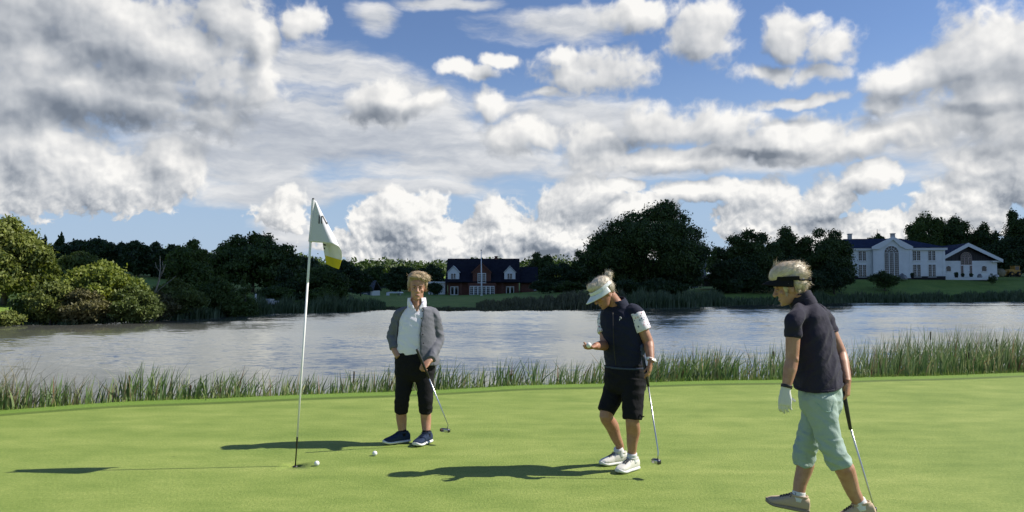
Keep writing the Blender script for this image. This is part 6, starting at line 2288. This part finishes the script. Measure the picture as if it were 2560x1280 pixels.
# cuffs split at the side
a = an_l.copy()
shoe(person, ORG, a + Vector((.004, 0, .004)), (-.88, .32, 0), .262, SHOE_BEIGE, SOLE_B, LACE_D, pitch=-.26, sock=.03, shank=kn_l)
a = an_r.copy()
shoe(person, ORG, a, (-.93, .30, 0), .268, SHOE_BEIGE, SOLE_B, LACE_D, pitch=.13, sock=.03, shank=kn_r, width=.049)

# glove, wristband
gl = Shape()
hand(gl, wr_l + Vector((-.004, 0, -.012)), Vector((-.10, -.05, -1)), Vector((.55, .75, 0)), 1.06, (.30, .55, .45), side=-1, thumb_dir=Vector((.75, -.2, -.45)), thumb_curl=.25, wr=.030)
glv = put('glove', remesh(gl, .0036, 3), GLOVE_M, person, ORG)
pts = on_mesh(glv, [A3(1954, 991), A3(1954, 1000)], (0, 1, 0))
if len(pts) > 1:
    put_mb('glove_badge', Shape().limb(pts, [.004] * len(pts), 8, 2), DARK, glv, ORG)
pts = on_mesh(glv, [A3(1953, 1002), A3(1959, 1007)], (0, 1, 0))
if len(pts) > 1:
    put_mb('glove_badge', Shape().limb(pts, [.0025] * len(pts), 8, 2), DARK, glv, ORG)
wd = (wr_l - el_l).normalized()
ws = wd.cross(FY).normalized()
wb_ = Shape().shell([(wr_l - wd * .016, ws * .029, wd.cross(ws).normalized() * .028), (wr_l + wd * .004, ws * .028, wd.cross(ws).normalized() * .027)], [(0, 360)] * 2, .006, 24, 2.0)
put('watch', remesh(wb_, .003, 1), DARK, person, ORG)
putter('putter with long black grip trailing behind the walking woman', g3t, g3e, A3(2181, 1255, .10), A3(2185, 1268, .10), (-.3, -.8, 0), (.06, .034, .030), A3(2185, 1275, .10), (.0135, .0105))

# ================================================================== flagstick
YF = HOLE.y
AF = lambda px, py, dy=0.0: at(px, py, YF + dy)
root = empty('flagstick', HOLE)
tag(root, 'white golf flagstick leaning slightly in the hole, with a drooping flag', 'flagstick')
b0, t0 = Vector((HOLE.x, HOLE.y, -.02)), AF(783, 503)
L_ = lambda py: b0.lerp(t0, (1160 - py) / (1160 - 503))
POLE_W = material('white_fibreglass', base=(.78, .78, .76), rough=.35)
put_mb('pole', MB().tube([L_(1085), L_(900), L_(705)], [.0072, .0082, .0092], 14).tube([L_(705), L_(704), L_(500)], [.0092, .0100, .0100], 14), POLE_W, root, HOLE)
put_mb('ferrule', MB().tube([b0, L_(1110), L_(1109), L_(1085), L_(1083)], [.0055, .0055, .0072, .0078, .0078], 12), material('black_ferrule', base=(.014, .014, .014), rough=.4), root, HOLE)
put_mb('finial', MB().ball(AF(783, 498), .0105, 12, 8), DARK, root, HOLE)
put_mb('cup_plug', MB().lathe([(.02, -.022), (.022, -.002), (.008, .004)], 16, (HOLE.x, HOLE.y, 0)), DARK, root, HOLE)

# the flag: front sheet from the pole to a rolled fold, and the fly hanging behind it
fa, fb = AF(811, 639), AF(850, 650)


def flag_f(T, b):
    p = obj_co(T)
    sp = T.n('ShaderNodeSeparateXYZ')
    T.put(sp.inputs[0], p)
    sl = (fb.z - fa.z) / (fb.x - fa.x)
    line = T.m('SUBTRACT', T.m('SUBTRACT', sp.outputs[2], T.m('MULTIPLY', sp.outputs[0], sl)), fa.z - sl * (fa.x - HOLE.x))
    col = T.mix(T.m('LESS_THAN', line, 0.0), (.72, .72, .75), (.60, .50, .02))
    T.put(b.inputs['Base Color'], col)
    b.inputs['Roughness'].default_value = .8
    bump(T, b, T.noise(p, 14.0, 3.0), .25, .01)
    tr_ = T.n('ShaderNodeBsdfTranslucent')
    T.put(tr_.inputs[0], col)
    mx = T.n('ShaderNodeMixShader')
    mx.inputs[0].default_value = .18
    out = [x for x in T.t.nodes if x.type == 'OUTPUT_MATERIAL'][0]
    T.t.links.new(b.outputs[0], mx.inputs[1])
    T.t.links.new(tr_.outputs[0], mx.inputs[2])
    T.t.links.new(mx.outputs[0], out.inputs[0])


FLAG_W = material('flag_cloth', flag_f)
fold = [(790, 502, .00), (806, 534, -.01), (823, 566, -.02), (839, 596, -.025), (854, 628, -.02)]
bot = [(771, 604, .0), (790, 606, -.012), (810, 607, -.03), (832, 609, -.045), (848, 617, -.04), (854, 628, -.02)]


def poly(tab, t):
    k = np.linspace(0, 1, len(tab))
    return np.array([np.interp(t, k, [r[i] for r in tab]) for i in range(3)])


NU, NV = 22, 26
fm = MB()


def front(u, v):
    """v down the hoist, u towards the fold"""
    hoist = np.array([781.5 + (771 - 781.5) * v, 501 + 103 * v, 0.0])
    fo = poly(fold, v)
    p = hoist * (1 - u) + fo * u
    bo = poly(bot, u)
    lin = np.array([771, 604, 0]) * (1 - u) + np.array([854, 628, -.02]) * u
    p = p + (bo - lin) * v ** 2
    wave = .022 * math.sin(u * 5.2 + .4 + v * 1.2) * u * (1.2 - u) * 1.6 + (-.035 * math.sin(math.pi * u) * v) + .03 * u * u
    return AF(p[0], p[1], p[2] + wave - .004)


vs = [front(i / NU, j / NV) for j in range(NV + 1) for i in range(NU + 1)]
fm.add(vs, [(j * (NU + 1) + i, (j + 1) * (NU + 1) + i, (j + 1) * (NU + 1) + i + 1, j * (NU + 1) + i + 1) for j in range(NV) for i in range(NU)])
free = [(791, 506, .05), (797, 545, .07), (803, 580, .08), (808, 620, .085), (816, 660, .08)]
midc = [(791, 504, .03), (812, 548, .06), (834, 592, .075), (853, 645, .075), (862, 692, .06)]
vs, fs, NB = [], [], 48
NW = 78
for j in range(NW + 1):
    t = j / NW
    a, m_, b = poly(fold, t), poly(midc, t), poly(free, t)
    for i in range(NB + 1):
        w = i / NB
        p = a * (1 - w) ** 2 + m_ * 2 * w * (1 - w) * 1.0 + b * w * w
        line = poly([(854, 628, -.02), (855, 646, .05), (847, 673, .06), (831, 667, .07), (816, 660, .08)], w)
        p = p * (1 - t ** 6) + line * t ** 6
        bulge = .03 + .012 * math.sin(w * 6 + t * 3)
        vs.append(AF(p[0], p[1], p[2] + bulge * math.sin(math.pi * min(1, w * 1.2)) + (.026 if i == 0 else 0.026)))
n0 = len(fm.v)
fm.v += [tuple(v) for v in vs]
for j in range(NW):
    for i in range(NB):
        q = (j * (NB + 1) + i, (j + 1) * (NB + 1) + i, (j + 1) * (NB + 1) + i + 1, j * (NB + 1) + i + 1)
        fm.f.append(tuple(k + n0 for k in q))
        fm.mi.append(0)
# join front and fly along the fold
for j in range(NV):
    a, b = j * (NU + 1) + NU, (j + 1) * (NU + 1) + NU
    c, d = n0 + 3 * j * (NB + 1), n0 + 3 * (j + 1) * (NB + 1)
    fm.f.append((a, b, d, c))
    fm.mi.append(0)
flag = put_mb('flag', fm, FLAG_W, root, HOLE)
sd = flag.modifiers.new('thickness', 'SOLIDIFY')
sd.thickness, sd.offset = .0016, 0
put_mb('sleeve', MB().tube([L_(606), L_(600), L_(502), L_(499)], [.0125, .0128, .0135, .0125], 14, False), FLAG_W, root, HOLE)
lt = MB()


def on_front(px, py):
    """the spot of the front sheet nearest that place, a hair in front of the cloth"""
    best = min(((i / 60, j / 60) for i in range(61) for j in range(61)), key=lambda q: (proj(front(*q)) - Vector((px, py))).length)
    p = front(*best)
    return at(px, py, p.y - .006)


def proj(p):
    d = Vector(p) - Vector((0, 0, EYE))
    y = d.y * math.cos(PITCH) + d.z * math.sin(PITCH)
    z = -d.y * math.sin(PITCH) + d.z * math.cos(PITCH)
    return Vector((CX + F_PX * d.x / y, CY - F_PX * z / y))


def stroke(pts):
    q = [on_front(*p) for p in pts]
    lt.add(q + [v + Vector((0, .002, 0)) for v in q], [(0, 1, 2, 3), (7, 6, 5, 4), (0, 4, 5, 1), (1, 5, 6, 2), (2, 6, 7, 3), (3, 7, 4, 0)])


stroke([(797.2, 538), (799.4, 538), (798.6, 559), (796, 559)])
stroke([(804.0, 539), (806.6, 539), (805.6, 559), (803.0, 559)])
stroke([(805.0, 539), (808.0, 539), (818.6, 560.5), (815.6, 560.5)])
stroke([(817.0, 554), (819.0, 556), (818.9, 561), (816.9, 561)])
for (x0, x1, y0, y1) in ((807.5, 815.5, 609.5, 613.5), (808.5, 812.5, 618.5, 622)):
    q = [AF(x0, y0 + .0, .105), AF(x1, y0 + 1.5, .105), AF(x1, y1 + 1.5, .105), AF(x0 + .6, y1, .105)]
    lt.add(q + [v + Vector((0, .002, 0)) for v in q], [(0, 1, 2, 3), (7, 6, 5, 4), (0, 4, 5, 1), (1, 5, 6, 2), (2, 6, 7, 3), (3, 7, 4, 0)])
put_mb('lettering', lt, DARK, flag, HOLE, False)
